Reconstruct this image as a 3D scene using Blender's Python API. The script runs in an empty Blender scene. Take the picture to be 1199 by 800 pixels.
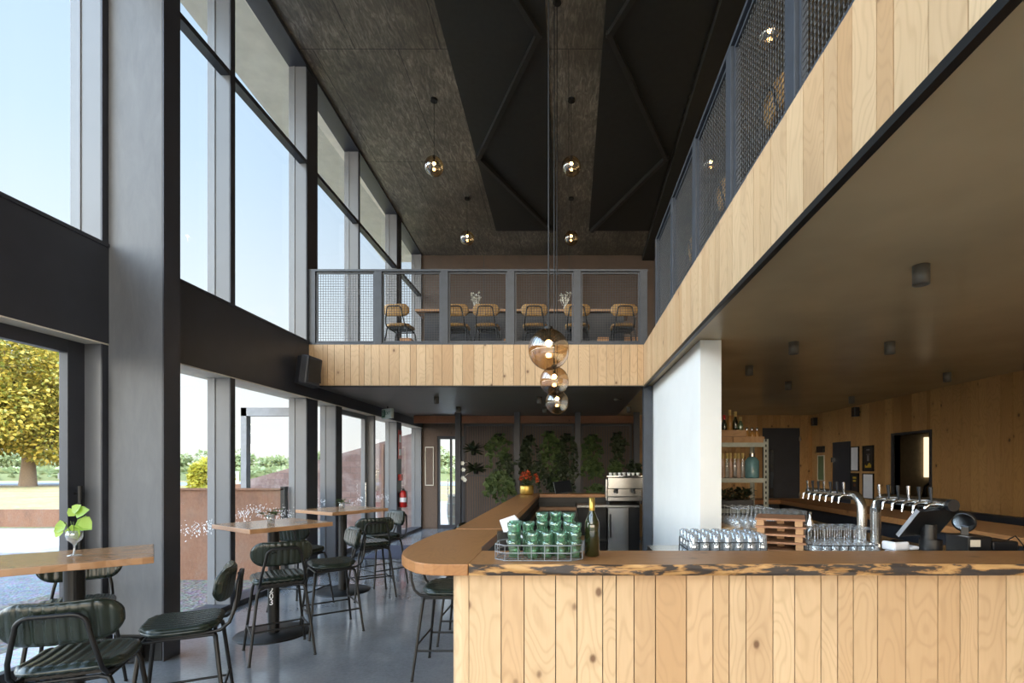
import bpy, math, random
from mathutils import Vector, Matrix
R = math.radians
PI = math.pi
C = bpy.context.scene.collection
sc = bpy.context.scene

# ------------------------------------------------------------------ camera
F = 600.0                      # focal length in pixels of the 1199 px wide frame
EYE = 1.6
cam_d = bpy.data.cameras.new('camera')
cam_d.sensor_width = 36.0
cam_d.lens = 36.0 * F / 1199.0
cam_d.shift_x = -66.5 / 1199.0
cam_d.shift_y = 147.0 / 1199.0
cam_d.clip_start = 0.05
cam_d.clip_end = 900
cam = bpy.data.objects.new('camera', cam_d)
cam.location = (0, 0, EYE)
cam.rotation_euler = (R(90), 0, 0)
C.objects.link(cam)
sc.camera = cam

sc.view_settings.view_transform = 'Standard'
sc.view_settings.look = 'None'
sc.view_settings.gamma = 1.0
sc.view_settings.use_curve_mapping = False
sc.view_settings.exposure = 0.0

# ------------------------------------------------------------------ sky
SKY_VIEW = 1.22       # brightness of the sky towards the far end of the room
SKY_BRIGHT = 9.5      # sky to the sides and behind the camera, raised to fill the room
w = bpy.data.worlds.new('sky'); sc.world = w
w.use_nodes = True
nt = w.node_tree; nt.nodes.clear()
def N(t, **k):
    n = nt.nodes.new(t)
    for a, b in k.items():
        setattr(n, a, b)
    return n
tc = N('ShaderNodeTexCoord'); sx = N('ShaderNodeSeparateXYZ')
nt.links.new(tc.outputs['Generated'], sx.inputs[0])
rp = N('ShaderNodeValToRGB')
e = rp.color_ramp.elements
e[0].position = 0.0; e[0].color = (1.0, 0.98, 0.94, 1)
e[1].position = 1.0; e[1].color = (0.36, 0.56, 0.92, 1)
a = e.new(0.12); a.color = (0.93, 0.97, 1.0, 1)
a = e.new(0.45); a.color = (0.62, 0.79, 0.99, 1)
nt.links.new(sx.outputs['Z'], rp.inputs[0])
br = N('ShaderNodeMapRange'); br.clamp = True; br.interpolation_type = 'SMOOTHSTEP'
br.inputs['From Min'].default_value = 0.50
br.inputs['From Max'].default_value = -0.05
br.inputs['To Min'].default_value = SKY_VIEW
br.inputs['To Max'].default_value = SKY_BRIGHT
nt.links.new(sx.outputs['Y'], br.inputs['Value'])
bg = N('ShaderNodeBackground'); out = N('ShaderNodeOutputWorld')
wf = N('ShaderNodeMapRange'); wf.clamp = True
wf.inputs['From Min'].default_value = -.55; wf.inputs['From Max'].default_value = -1.0
nt.links.new(sx.outputs['Y'], wf.inputs['Value'])
wm_ = N('ShaderNodeMix', data_type='RGBA', blend_type='MULTIPLY')
nt.links.new(wf.outputs[0], wm_.inputs[0]); nt.links.new(rp.outputs[0], wm_.inputs[6]); wm_.inputs[7].default_value = (.98, .80, .60, 1)
nt.links.new(wm_.outputs[2], bg.inputs[0])
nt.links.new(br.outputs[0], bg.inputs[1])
nt.links.new(bg.outputs[0], out.inputs[0])

sun_d = bpy.data.lights.new('sun', 'SUN')
sun_d.energy = 5.0; sun_d.angle = R(1.0); sun_d.color = (1.0, 0.88, 0.66)
sun = bpy.data.objects.new('sun', sun_d)
# from the right (+X), slightly from behind the far end, over the roof
sd = Vector((-0.60, -0.10, -0.80)).normalized()
sun.rotation_euler = sd.to_track_quat('-Z', 'Y').to_euler()
sun.location = (30, 5, 40)
C.objects.link(sun)

# ------------------------------------------------------------------ materials
MATS = {}
class Mt:
    def __init__(s, name):
        s.m = bpy.data.materials.new(name); s.m.use_nodes = True
        s.t = s.m.node_tree
        s.b = s.t.nodes['Principled BSDF']; s.o = s.t.nodes['Material Output']
        MATS[name] = s.m
    def n(s, t, **k):
        x = s.t.nodes.new(t)
        for a, b in k.items():
            setattr(x, a, b)
        return x
    def l(s, a, b): s.t.links.new(a, b)
    def set(s, col=None, rough=None, metal=None, spec=None, coat=None):
        if col is not None: s.b.inputs['Base Color'].default_value = (*col, 1)
        if rough is not None: s.b.inputs['Roughness'].default_value = rough
        if metal is not None: s.b.inputs['Metallic'].default_value = metal
        if spec is not None: s.b.inputs['Specular IOR Level'].default_value = spec
        if coat is not None: s.b.inputs['Coat Weight'].default_value = coat
        return s
    def coords(s, scale=(1, 1, 1), offset=None):
        tc = s.n('ShaderNodeTexCoord'); mp = s.n('ShaderNodeMapping')
        s.l(tc.outputs['Object'], mp.inputs[0])
        mp.inputs['Scale'].default_value = scale
        return mp
    def noise(s, vec, scale, detail=4, rough=0.55, dist=0.0):
        x = s.n('ShaderNodeTexNoise')
        x.inputs['Scale'].default_value = scale; x.inputs['Detail'].default_value = detail
        x.inputs['Roughness'].default_value = rough; x.inputs['Distortion'].default_value = dist
        s.l(vec, x.inputs['Vector']); return x.outputs['Fac']
    def ramp(s, fac, stops):
        x = s.n('ShaderNodeValToRGB'); e = x.color_ramp.elements
        e[0].position = stops[0][0]; e[0].color = (*stops[0][1], 1)
        e[1].position = stops[-1][0]; e[1].color = (*stops[-1][1], 1)
        for p, c in stops[1:-1]:
            a = e.new(p); a.color = (*c, 1)
        s.l(fac, x.inputs[0]); return x.outputs[0]
    def mix(s, fac, a, b, mode='MIX'):
        x = s.n('ShaderNodeMix', data_type='RGBA', blend_type=mode)
        for v, i in ((fac, 0), (a, 6), (b, 7)):
            if isinstance(v, (int, float)): x.inputs[i].default_value = v
            elif isinstance(v, tuple): x.inputs[i].default_value = (*v, 1)
            else: s.l(v, x.inputs[i])
        return x.outputs[2]
    def math(s, op, a, b=0.0, c=0.0):
        x = s.n('ShaderNodeMath', operation=op)
        for i, v in enumerate((a, b, c)):
            if isinstance(v, (int, float)): x.inputs[i].default_value = v
            else: s.l(v, x.inputs[i])
        return x.outputs[0]
    def bump(s, h, strength=0.2, dist=0.01):
        x = s.n('ShaderNodeBump'); x.inputs['Strength'].default_value = strength
        x.inputs['Distance'].default_value = dist
        s.l(h, x.inputs['Height']); s.l(x.outputs[0], s.b.inputs['Normal'])
    def col(s, c): s.l(c, s.b.inputs['Base Color'])

def plain(name, col, rough=0.5, metal=0.0, var=0.12, scale=12, **k):
    t = Mt(name).set(None, rough, metal, **k)
    mp = t.coords()
    f = t.noise(mp.outputs[0], scale, 3)
    a = tuple(x * (1 - var) for x in col); b = tuple(min(1, x * (1 + var)) for x in col)
    t.col(t.ramp(f, [(0.3, a), (0.7, b)]))
    return t.m

def planky(name, light, dark, knot, rough=0.5, stain=0.35, axis='Z'):
    t = Mt(name).set(None, rough)
    at = t.n('ShaderNodeAttribute', attribute_name='rnd')
    tc = t.n('ShaderNodeTexCoord')
    comb = t.n('ShaderNodeCombineXYZ')
    r1 = t.math('MULTIPLY', at.outputs['Fac'], 91.7)
    for i in range(3): t.l(r1, comb.inputs[i])
    add = t.n('ShaderNodeVectorMath', operation='ADD')
    t.l(tc.outputs['Object'], add.inputs[0]); t.l(comb.outputs[0], add.inputs[1])
    sc_ = {'Z': (1, 1, .09), 'X': (.09, 1, 1), 'Y': (1, .09, 1)}[axis]
    mp = t.n('ShaderNodeMapping'); mp.inputs['Scale'].default_value = sc_
    t.l(add.outputs[0], mp.inputs[0])
    sc2 = {'Z': (1, 1, .35), 'X': (.35, 1, 1), 'Y': (1, .35, 1)}[axis]
    mp2 = t.n('ShaderNodeMapping'); mp2.inputs['Scale'].default_value = sc2
    t.l(add.outputs[0], mp2.inputs[0])
    fine = t.noise(mp.outputs[0], 60, 5, .6)
    # cathedral grain from contour lines of a slow noise
    slow = t.noise(mp2.outputs[0], 3.2, 2, .45)
    rings = t.math('SINE', t.math('MULTIPLY', slow, 150))
    rings = t.math('MULTIPLY_ADD', rings, .5, .5)
    rings = t.math('POWER', rings, 4.0)
    base = t.mix(at.outputs['Fac'], light, dark)
    r2 = t.n('ShaderNodeTexWhiteNoise', noise_dimensions='1D'); t.l(r1, r2.inputs['W'])
    pale = tuple(min(1, c * 1.12 + .03) for c in light)
    base = t.mix(t.math('MULTIPLY', r2.outputs[0], .55), base, pale)
    c1 = t.mix(t.math('MULTIPLY', rings, .27), base, tuple(c * .72 for c in dark))
    c2 = t.mix(t.math('MULTIPLY', fine, .34), c1, tuple(c * .78 for c in dark))
    big = t.noise(mp2.outputs[0], 1.7, 3)
    st = t.ramp(big, [(0.56, (0, 0, 0)), (0.72, (1, 1, 1))])
    c3 = t.mix(t.math('MULTIPLY', st, stain), c2, tuple(c * .6 for c in dark))
    vo = t.n('ShaderNodeTexVoronoi'); vo.inputs['Scale'].default_value = 4.2
    vo.inputs['Randomness'].default_value = 1.0
    sc3 = {'Z': (1, 1, .7), 'X': (.7, 1, 1), 'Y': (1, .7, 1)}[axis]
    mp3 = t.n('ShaderNodeMapping'); mp3.inputs['Scale'].default_value = sc3
    t.l(add.outputs[0], mp3.inputs[0]); t.l(mp3.outputs[0], vo.inputs['Vector'])
    wob = t.math('ADD', vo.outputs['Distance'], t.math('MULTIPLY', fine, .03))
    kn = t.ramp(wob, [(0.06, (1, 1, 1)), (0.105, (0, 0, 0))])
    kn2 = t.ramp(wob, [(0.08, (1, 1, 1)), (0.22, (0, 0, 0))])
    c4 = t.mix(t.math('MULTIPLY', kn2, .35), c3, tuple(c * .7 for c in dark))
    c5 = t.mix(t.math('MULTIPLY', kn, .85), c4, knot)
    t.col(c5); t.bump(fine, .12, .002)
    return t.m

M = {}
M['pine'] = planky('pale pine boards', (.64, .455, .265), (.50, .30, .145), (.12, .05, .02))
M['pine_warm'] = planky('amber pine boards', (.55, .31, .11), (.33, .155, .045), (.07, .03, .01), .45)
M['bar_wood'] = planky('brown bar slab', (.37, .165, .050), (.27, .11, .034), (.14, .055, .02), .40, .2, 'X')
M['bar_wood_y'] = planky('brown bar slab lengthwise', (.37, .165, .050), (.27, .11, .034), (.14, .055, .02), .40, .2, 'Y')
M['table_wood'] = planky('oiled table wood', (.38, .20, .09), (.28, .14, .06), (.15, .07, .03), .22, .2, 'X')
M['crate_wood'] = planky('crate wood', (.45, .25, .11), (.33, .17, .07), (.12, .05, .02), .6, .2, 'X')
M['pallet_wood'] = planky('reddish tray wood', (.36, .17, .08), (.25, .11, .05), (.12, .05, .02), .5, .2, 'X')

t = Mt('live edge bark').set(None, .6)
mp = t.coords((.45, 1, 2.2))
f = t.noise(mp.outputs[0], 11, 5, .6, .6)
f2 = t.noise(mp.outputs[0], 34, 4)
f = t.math('ADD', f, t.math('MULTIPLY', f2, .18))
t.col(t.ramp(f, [(0.49, (.50, .29, .11)), (0.57, (.33, .17, .06)), (0.61, (.05, .035, .025)), (0.8, (.03, .025, .025))]))
t.bump(f, .5, .01); M['bark'] = t.m

t = Mt('polished concrete').set(None, .2, None, 1.0)
mp = t.coords()
f = t.noise(mp.outputs[0], 1.3, 5, .6); f2 = t.noise(mp.outputs[0], 35, 5, .7)
c = t.ramp(f, [(0.3, (.15, .155, .165)), (0.7, (.27, .275, .28))])
t.col(t.mix(.35, c, t.ramp(f2, [(0.3, (.05, .055, .065)), (0.7, (.20, .21, .23))])))
t.l(t.math('MULTIPLY_ADD', f, .26, .0), t.b.inputs['Roughness'])
t.bump(f2, .04, .002); M['floor'] = t.m

t = Mt('stained plywood ceiling').set(None, .42)
mp = t.coords((5, 1.2, 1))
f = t.noise(mp.outputs[0], 4, 6, .65, 1.2)
mp2 = t.coords(); f2 = t.noise(mp2.outputs[0], .9, 4)
br_ = t.n('ShaderNodeTexBrick'); br_.inputs['Scale'].default_value = 1.0
br_.inputs['Brick Width'].default_value = 1.2; br_.inputs['Row Height'].default_value = 2.4
br_.inputs['Mortar Size'].default_value = .006
br_.inputs['Color1'].default_value = (1, 1, 1, 1); br_.inputs['Color2'].default_value = (.85, .85, .85, 1)
br_.inputs['Mortar'].default_value = (.25, .25, .25, 1)
t.l(mp2.outputs[0], br_.inputs['Vector'])
vo = t.n('ShaderNodeTexVoronoi'); vo.inputs['Scale'].default_value = 5
mpv = t.coords((1, 2, 1)); t.l(mpv.outputs[0], vo.inputs['Vector'])
c = t.ramp(f, [(0.3, (.085, .070, .052)), (0.5, (.19, .158, .118)), (0.70, (.42, .36, .28))])
c = t.mix(t.ramp(f2, [(0.38, (0, 0, 0)), (0.62, (.7, .7, .7))]), c, (.06, .05, .038))
c = t.mix(t.ramp(vo.outputs['Distance'], [(0.05, (.5, .5, .5)), (0.1, (0, 0, 0))]), c, (.02, .016, .012))
t.col(t.mix(1.0, c, br_.outputs[0], 'MULTIPLY')); t.bump(f, .4, .01); M['ceiling_ply'] = t.m

M['ceiling_dark'] = plain('matt black ceiling panel', (.020, .019, .016), .6)
M['batten'] = plain('dark grey batten', (.022, .021, .019), .4)
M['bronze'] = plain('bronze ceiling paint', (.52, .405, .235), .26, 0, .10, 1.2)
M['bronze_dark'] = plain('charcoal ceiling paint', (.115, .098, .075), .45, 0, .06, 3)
M['charcoal'] = plain('charcoal paint', (.028, .030, .038), .45, 0, .1, 5)
M['charcoal_light'] = plain('satin window metal', (.135, .14, .15), .35, 0, .05, 2)
M['rail_steel'] = plain('blue grey rail steel', (.042, .050, .064), .45)
M['wire'] = plain('galvanised wire', (.075, .075, .075), .5, .3)
M['black_metal'] = plain('black powder coat', (.006, .006, .006), .42, spec=.35)
M['black_plastic'] = plain('black plastic', (.010, .011, .013), .3)
M['brown_wall'] = plain('brown rear wall', (.070, .045, .032), .6, 0, .15, 2)
M['brown_low'] = planky('dark brown wall boards', (.10, .058, .035), (.075, .042, .025), (.03, .015, .01), .6)
M['lobby'] = plain('ochre lobby wall', (.24, .18, .10), .7)
M['warmlit_wood'] = planky('warm lit timber pelmet', (.30, .11, .045), (.22, .08, .03), (.08, .03, .01), .5)  # warm light falling on the beam is put into this wood colour
M['white_wall'] = plain('white plaster', (.86, .85, .81), .55, 0, .02, 3)
M['steel'] = plain('brushed stainless steel', (.50, .50, .49), .24, 1.0, .1, 40)
M['chrome'] = plain('chrome', (.75, .75, .75), .10, 1.0, .02)
M['shelf_steel'] = plain('zinc shelf steel', (.30, .31, .27), .5, .5)
M['white'] = plain('white card', (.75, .76, .80), .6, 0, .02)
M['lettering'] = plain('white lettering', (.85, .85, .85), .5, 0, .01)
M['red'] = plain('red enamel', (.42, .015, .012), .3)
M['yellow'] = plain('yellow print', (.55, .38, .03), .5)
M['green_sign'] = plain('green sign', (.03, .12, .06), .5)
M['exit_white'] = plain('pale sign case', (.60, .66, .60), .4)
M['orange_block'] = plain('pale wooden block', (.45, .22, .09), .5)
M['gold'] = plain('gold foil', (.52, .34, .08), .3, .8)
M['grey_plastic'] = plain('grey plastic', (.22, .23, .25), .4)
M['mat'] = plain('entrance mat', (.055, .052, .075), .9, 0, .5, 60)
M['barrel_wood'] = planky('grey barrel staves', (.30, .27, .23), (.22, .19, .16), (.1, .08, .06), .7)
M['petal'] = plain('red orange petal', (.62, .10, .03), .5, 0, .2, 60)
M['petal_white'] = plain('white petal', (.75, .75, .68), .5)
M['cream'] = plain('cream plywood soffit', (.66, .60, .49), .6, 0, .10, 4)
M['cover_teal'] = plain('teal glass jar', (.12, .24, .26), .15)
M['cork'] = plain('yellow stopper', (.55, .40, .14), .5)
M['pink_liquid'] = plain('pale pink liquid', (.52, .36, .28), .2)
M['amber_liquid'] = plain('amber liquid', (.42, .20, .05), .15)
M['dark_bottle'] = plain('dark olive bottle glass', (.020, .024, .008), .08, 0, .1, 5, coat=1.0)
M['label_dark'] = plain('dark wine label', (.03, .03, .03), .5)

def leather(name, a, b, rough):
    t = Mt(name).set(None, rough)
    mp = t.coords(); f = t.noise(mp.outputs[0], 9, 4); f2 = t.noise(mp.outputs[0], 220, 3)
    t.col(t.ramp(f, [(0.3, a), (0.7, b)])); t.bump(f2, .12, .001); return t.m
M['green_leather'] = leather('dark green leather', (.010, .015, .011), (.019, .026, .018), .27)
M['tan_leather'] = leather('tan leather', (.36, .19, .05), (.48, .27, .08), .45)

def leafmat(name, a, b, rough=.45):
    t = Mt(name).set(None, rough)
    gi = t.n('ShaderNodeAttribute', attribute_name='rnd')
    t.col(t.mix(gi.outputs['Fac'], a, b))
    t.b.inputs['Subsurface Weight'].default_value = 0.0
    tr = t.n('ShaderNodeBsdfTranslucent'); mx = t.n('ShaderNodeMixShader'); mx.inputs[0].default_value = .3
    cc = t.mix(gi.outputs['Fac'], a, b)
    t.l(cc, tr.inputs[0]); t.l(t.b.outputs[0], mx.inputs[1]); t.l(tr.outputs[0], mx.inputs[2])
    t.l(mx.outputs[0], t.o.inputs[0]); return t.m
M['leaf_dark'] = leafmat('dark green leaves', (.016, .028, .014), (.06, .075, .035))
M['leaf_mid'] = leafmat('mid green leaves', (.035, .065, .018), (.13, .18, .06))
M['leaf_lime'] = leafmat('lime green leaves', (.24, .42, .04), (.42, .60, .10))
M['leaf_tree'] = leafmat('yellow green autumn leaves', (.14, .17, .03), (.58, .42, .07))
M['leaf_shrub'] = leafmat('yellow shrub leaves', (.34, .34, .05), (.60, .52, .08))
M['leaf_far'] = leafmat('far green leaves', (.22, .28, .13), (.36, .40, .22))
M['bark_tree'] = plain('tree bark', (.16, .11, .07), .8)
M['stem'] = plain('green stem', (.08, .13, .03), .6)

def glassy(name, tint, refl=.04, rough=.0, body=0.0, bodycol=(1, 1, 1), ior=1.45):
    t = Mt(name)
    tr = t.n('ShaderNodeBsdfTransparent'); tr.inputs[0].default_value = (*tint, 1)
    gl = t.n('ShaderNodeBsdfGlossy'); gl.inputs['Roughness'].default_value = rough
    fr = t.n('ShaderNodeLayerWeight'); fr.inputs[0].default_value = .5
    fac = t.math('MULTIPLY_ADD', t.math('POWER', fr.outputs['Facing'], 4.5), .75, refl + .02)
    mx = t.n('ShaderNodeMixShader')
    t.l(fac, mx.inputs[0]); t.l(tr.outputs[0], mx.inputs[1]); t.l(gl.outputs[0], mx.inputs[2])
    last = mx.outputs[0]
    if body:
        df = t.n('ShaderNodeBsdfDiffuse'); df.inputs[0].default_value = (*bodycol, 1)
        m2 = t.n('ShaderNodeMixShader'); m2.inputs[0].default_value = body
        t.l(last, m2.inputs[1]); t.l(df.outputs[0], m2.inputs[2]); last = m2.outputs[0]
    t.l(last, t.o.inputs[0]); return t.m
M['pane'] = glassy('window glass', (.97, .985, .98), 0.0)
M['clear_glass'] = glassy('clear drinking glass', (.86, .88, .89), .16, .04, .16, (.8, .85, .9))
M['green_glass'] = glassy('recycled green glass', (.62, .82, .70), .14, .06, .10, (.30, .50, .36))
M['smoke_glass'] = glassy('smoked gold globe glass', (.80, .64, .44), .17, .0)
t = Mt('column paint').set(None, .5)
mp = t.coords((1, 1, .25)); f = t.noise(mp.outputs[0], 9, 6, .7, .5); f2 = t.noise(mp.outputs[0], 2, 4)
t.col(t.mix(.5, t.ramp(f, [(.3, (.075, .078, .084)), (.7, (.14, .142, .15))]), t.ramp(f2, [(.3, (.08, .083, .09)), (.7, (.125, .128, .135))])))
M['column'] = t.m
t = Mt('white vinyl fleck'); df = t.n('ShaderNodeBsdfDiffuse'); df.inputs[0].default_value = (.85, .85, .85, 1)
tr = t.n('ShaderNodeBsdfTranslucent'); tr.inputs[0].default_value = (.8, .8, .8, 1); mx = t.n('ShaderNodeMixShader'); mx.inputs[0].default_value = .6
t.l(df.outputs[0], mx.inputs[1]); t.l(tr.outputs[0], mx.inputs[2]); t.l(mx.outputs[0], t.o.inputs[0]); M['fleck'] = t.m
t = Mt('lit bulb'); em = t.n('ShaderNodeEmission'); em.inputs[0].default_value = (1, .66, .30, 1)
em.inputs[1].default_value = 55; t.l(em.outputs[0], t.o.inputs[0]); M['bulb'] = t.m
t = Mt('fluorescent strip'); em = t.n('ShaderNodeEmission'); em.inputs[0].default_value = (1, .82, .55, 1)
em.inputs[1].default_value = 1.4; t.l(em.outputs[0], t.o.inputs[0]); M['strip'] = t.m

t = Mt('blue tinted black glass top').set((.012, .014, .016), .06); M['black_gloss'] = t.m

t = Mt('rusted steel').set(None, .75)
mp = t.coords((1, 1, .6)); f = t.noise(mp.outputs[0], 2.2, 6, .65); f2 = t.noise(mp.outputs[0], 30, 3)
c = t.ramp(f, [(0.3, (.12, .055, .03)), (0.5, (.19, .085, .045)), (0.72, (.17, .11, .08))])
t.col(t.mix(.2, c, t.ramp(f2, [(0.35, (.09, .04, .025)), (0.65, (.25, .15, .10))]))); M['rust'] = t.m

t = Mt('rusted block wall').set(None, .8)
mp = t.coords(); rot = t.n('ShaderNodeMapping'); rot.inputs['Rotation'].default_value = (R(90), 0, 0)
t.l(mp.outputs[0], rot.inputs[0])
bk = t.n('ShaderNodeTexBrick'); bk.inputs['Scale'].default_value = 1; bk.inputs['Brick Width'].default_value = .5
bk.inputs['Row Height'].default_value = .16; bk.inputs['Mortar Size'].default_value = .008
bk.inputs['Color1'].default_value = (.20, .12, .10, 1); bk.inputs['Color2'].default_value = (.13, .075, .065, 1)
bk.inputs['Mortar'].default_value = (.12, .08, .07, 1)
t.l(rot.outputs[0], bk.inputs['Vector']); f = t.noise(mp.outputs[0], 2.5, 6, .7)
t.col(t.mix(t.ramp(f, [(.45, (0, 0, 0)), (.65, (.8, .8, .8))]), bk.outputs[0], (.26, .20, .19))); M['block'] = t.m

def ground(name, cols, s1, s2, bump):
    t = Mt(name).set(None, .9); mp = t.coords()
    f = t.noise(mp.outputs[0], s1, 6, .6); v = t.n('ShaderNodeTexVoronoi'); v.inputs['Scale'].default_value = s2
    t.l(mp.outputs[0], v.inputs['Vector'])
    a = t.ramp(f, [(.3, cols[0]), (.55, cols[1]), (.75, cols[2])])
    t.col(t.mix(.45, a, t.mix(1.0, a, v.outputs['Color'], 'MULTIPLY'))); t.bump(v.outputs['Distance'], bump, .02)
    return t.m
M['gravel'] = ground('blue grey gravel', ((.16, .165, .18), (.22, .225, .24), (.28, .28, .29)), 3, 30, .5)
M['mulch'] = ground('brown pebble mulch', ((.13, .10, .08), (.20, .165, .14), (.28, .24, .21)), 12, 22, .8)
M['path'] = ground('pale concrete path', ((.42, .41, .40), (.48, .47, .45), (.54, .53, .51)), 2, 60, .1)
M['field'] = ground('dry grass', ((.22, .20, .07), (.33, .26, .13), (.40, .32, .18)), .35, 6, .4)
M['road'] = ground('blue grey road', ((.22, .25, .32), (.26, .29, .35), (.30, .33, .38)), 2, 30, .1)

# ------------------------------------------------------------------ mesh builder
class MB:
    def __init__(s):
        s.v = []; s.f = []; s.sm = []; s.mi = []; s.r = []
        s.mat = 0; s.rnd = 0.5; s.smooth = False
    def add(s, vs, fs, smooth=None, rnd=None, mi=None):
        o = len(s.v); s.v += [tuple(v) for v in vs]
        for f in fs:
            s.f.append(tuple(i + o for i in f))
            s.sm.append(s.smooth if smooth is None else smooth)
            s.mi.append(s.mat if mi is None else mi); s.r.append(s.rnd if rnd is None else rnd)
    def box(s, x0, x1, y0, y1, z0, z1, mtx=None, **k):
        vs = [Vector((x, y, z)) for z in (z0, z1) for y in (y0, y1) for x in (x0, x1)]
        if mtx is not None: vs = [mtx @ v for v in vs]
        s.add(vs, [(0, 2, 3, 1), (4, 5, 7, 6), (0, 1, 5, 4), (2, 6, 7, 3), (0, 4, 6, 2), (1, 3, 7, 5)], **k)
        return s
    def tube(s, pts, r, seg=8, caps=True, **k):
        pts = [Vector(p) for p in pts]; n = len(pts)
        rs = r if isinstance(r, (list, tuple)) else [r] * n
        rings = []; prev = None
        for i, p in enumerate(pts):
            d = (pts[min(i + 1, n - 1)] - pts[max(i - 1, 0)]).normalized()
            if prev is None:
                u = d.cross(Vector((0, 0, 1)))
                if u.length < .05: u = d.cross(Vector((1, 0, 0)))
            else:
                u = prev - d * prev.dot(d)
            u.normalize(); prev = u; v = d.cross(u)
            rings.append([p + (u * math.cos(a) + v * math.sin(a)) * rs[i] for a in [2 * PI * j / seg for j in range(seg)]])
        vs = [q for g in rings for q in g]; fs = []
        for i in range(n - 1):
            for j in range(seg):
                a = i * seg + j; b = i * seg + (j + 1) % seg
                fs.append((a, b, b + seg, a + seg))
        k.setdefault('smooth', seg > 4)
        s.add(vs, fs, **k)
        if caps:
            k2 = dict(k); k2['smooth'] = False
            s.add(rings[0], [tuple(range(seg))[::-1]], **k2); s.add(rings[-1], [tuple(range(seg))], **k2)
        return s
    def lathe(s, prof, c=(0, 0, 0), seg=24, sx=1, sy=1, **k):
        vs = []; fs = []; m = len(prof)
        for (r, z) in prof:
            for j in range(seg):
                a = 2 * PI * j / seg
                vs.append((c[0] + r * math.cos(a) * sx, c[1] + r * math.sin(a) * sy, c[2] + z))
        for i in range(m - 1):
            for j in range(seg):
                a = i * seg + j; b = i * seg + (j + 1) % seg
                fs.append((a, b, b + seg, a + seg))
        k.setdefault('smooth', True)
        s.add(vs, fs, **k); return s
    def cyl(s, c, r, z0, z1, seg=24, **k):
        e_ = 1e-5
        return s.lathe([(e_, z0), (r, z0), (r, z0), (r, z1), (r, z1), (e_, z1)], c, seg, **{**k, 'smooth': False})
    def prism(s, poly, z0, z1, **k):
        n = len(poly)
        vs = [(x, y, z0) for x, y in poly] + [(x, y, z1) for x, y in poly]
        fs = [tuple(range(n))[::-1], tuple(range(n, 2 * n))]
        fs += [(i, (i + 1) % n, (i + 1) % n + n, i + n) for i in range(n)]
        s.add(vs, fs, **k); return s
    def sphere(s, c, r, seg=16, rings=10, **k):
        pr = [(max(1e-4, r * math.sin(PI * i / rings)), -r * math.cos(PI * i / rings)) for i in range(rings + 1)]
        return s.lathe(pr, c, seg, **k)
    def leaf(s, p, d, up, L, W, rnd=.5, n=6):
        d = Vector(d).normalized(); side = d.cross(Vector(up))
        if side.length < .01: side = d.cross(Vector((1, 0, .1)))
        side.normalize(); nrm = side.cross(d); p = Vector(p)
        pts = [p, p + d * L * .25 + side * W * .5 + nrm * W * .1, p + d * L * .65 + side * W * .38 + nrm * W * .08,
               p + d * L, p + d * L * .65 - side * W * .38 + nrm * W * .08, p + d * L * .25 - side * W * .5 + nrm * W * .1,
               p + d * L * .45 - nrm * W * .06]
        s.add(pts, [(6, 0, 1), (6, 1, 2), (6, 2, 3), (6, 3, 4), (6, 4, 5), (6, 5, 0)], rnd=rnd, smooth=True)
    def build(s, name, mats, parent=None, bevel=0, loc=None, rz=0):
        me = bpy.data.meshes.new(name)
        me.from_pydata(s.v, [], s.f)
        if not isinstance(mats, (list, tuple)): mats = [mats]
        for m in mats: me.materials.append(m)
        me.polygons.foreach_set('use_smooth', s.sm)
        me.polygons.foreach_set('material_index', s.mi)
        if len(set(s.r)) > 1:
            at = me.attributes.new('rnd', 'FLOAT', 'FACE'); at.data.foreach_set('value', s.r)
        me.update()
        o = bpy.data.objects.new(name, me); C.objects.link(o)
        if parent: o.parent = parent
        if loc is not None: o.location = loc
        if rz: o.rotation_euler = (0, 0, rz)
        if bevel:
            b = o.modifiers.new('bevel', 'BEVEL'); b.width = bevel; b.segments = 2
            b.limit_method = 'ANGLE'; b.angle_limit = R(40)
        return o

def tag(o, label=None, cat=None, group=None, kind=None):
    if label: o['label'] = label
    if cat: o['category'] = cat
    if group: o['group'] = group
    if kind: o['kind'] = kind
    return o
def empty(name, loc=(0, 0, 0), rz=0, label=None, cat=None, group=None):
    o = bpy.data.objects.new(name, None); C.objects.link(o)
    o.location = loc; o.rotation_euler = (0, 0, rz); o.empty_display_size = .1
    return tag(o, label, cat, group)
def copy_tree(o, parent=None):
    c = o.copy(); C.objects.link(c)
    if parent: c.parent = parent
    for ch in list(o.children): copy_tree(ch, c)
    return c
def struct(name, mb, m, bevel=0):
    return tag(mb.build(name, m, None, bevel), kind='structure')
def text_part(name, body, size, parent, loc, rot, mat, spacing=1.0, top=False):
    cu = bpy.data.curves.new(name, 'FONT'); cu.body = body; cu.size = size
    cu.align_x = 'CENTER'; cu.align_y = 'CENTER'; cu.extrude = .0008; cu.space_line = spacing
    tmp = bpy.data.objects.new('tmp', cu); C.objects.link(tmp)
    bpy.context.view_layer.update()
    me = bpy.data.meshes.new_from_object(tmp.evaluated_get(bpy.context.evaluated_depsgraph_get()))
    bpy.data.objects.remove(tmp)
    me.materials.clear(); me.materials.append(mat)
    o = bpy.data.objects.new(name, me); C.objects.link(o)
    if parent: o.parent = parent
    o.location = loc; o.rotation_euler = rot
    return o

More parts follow.
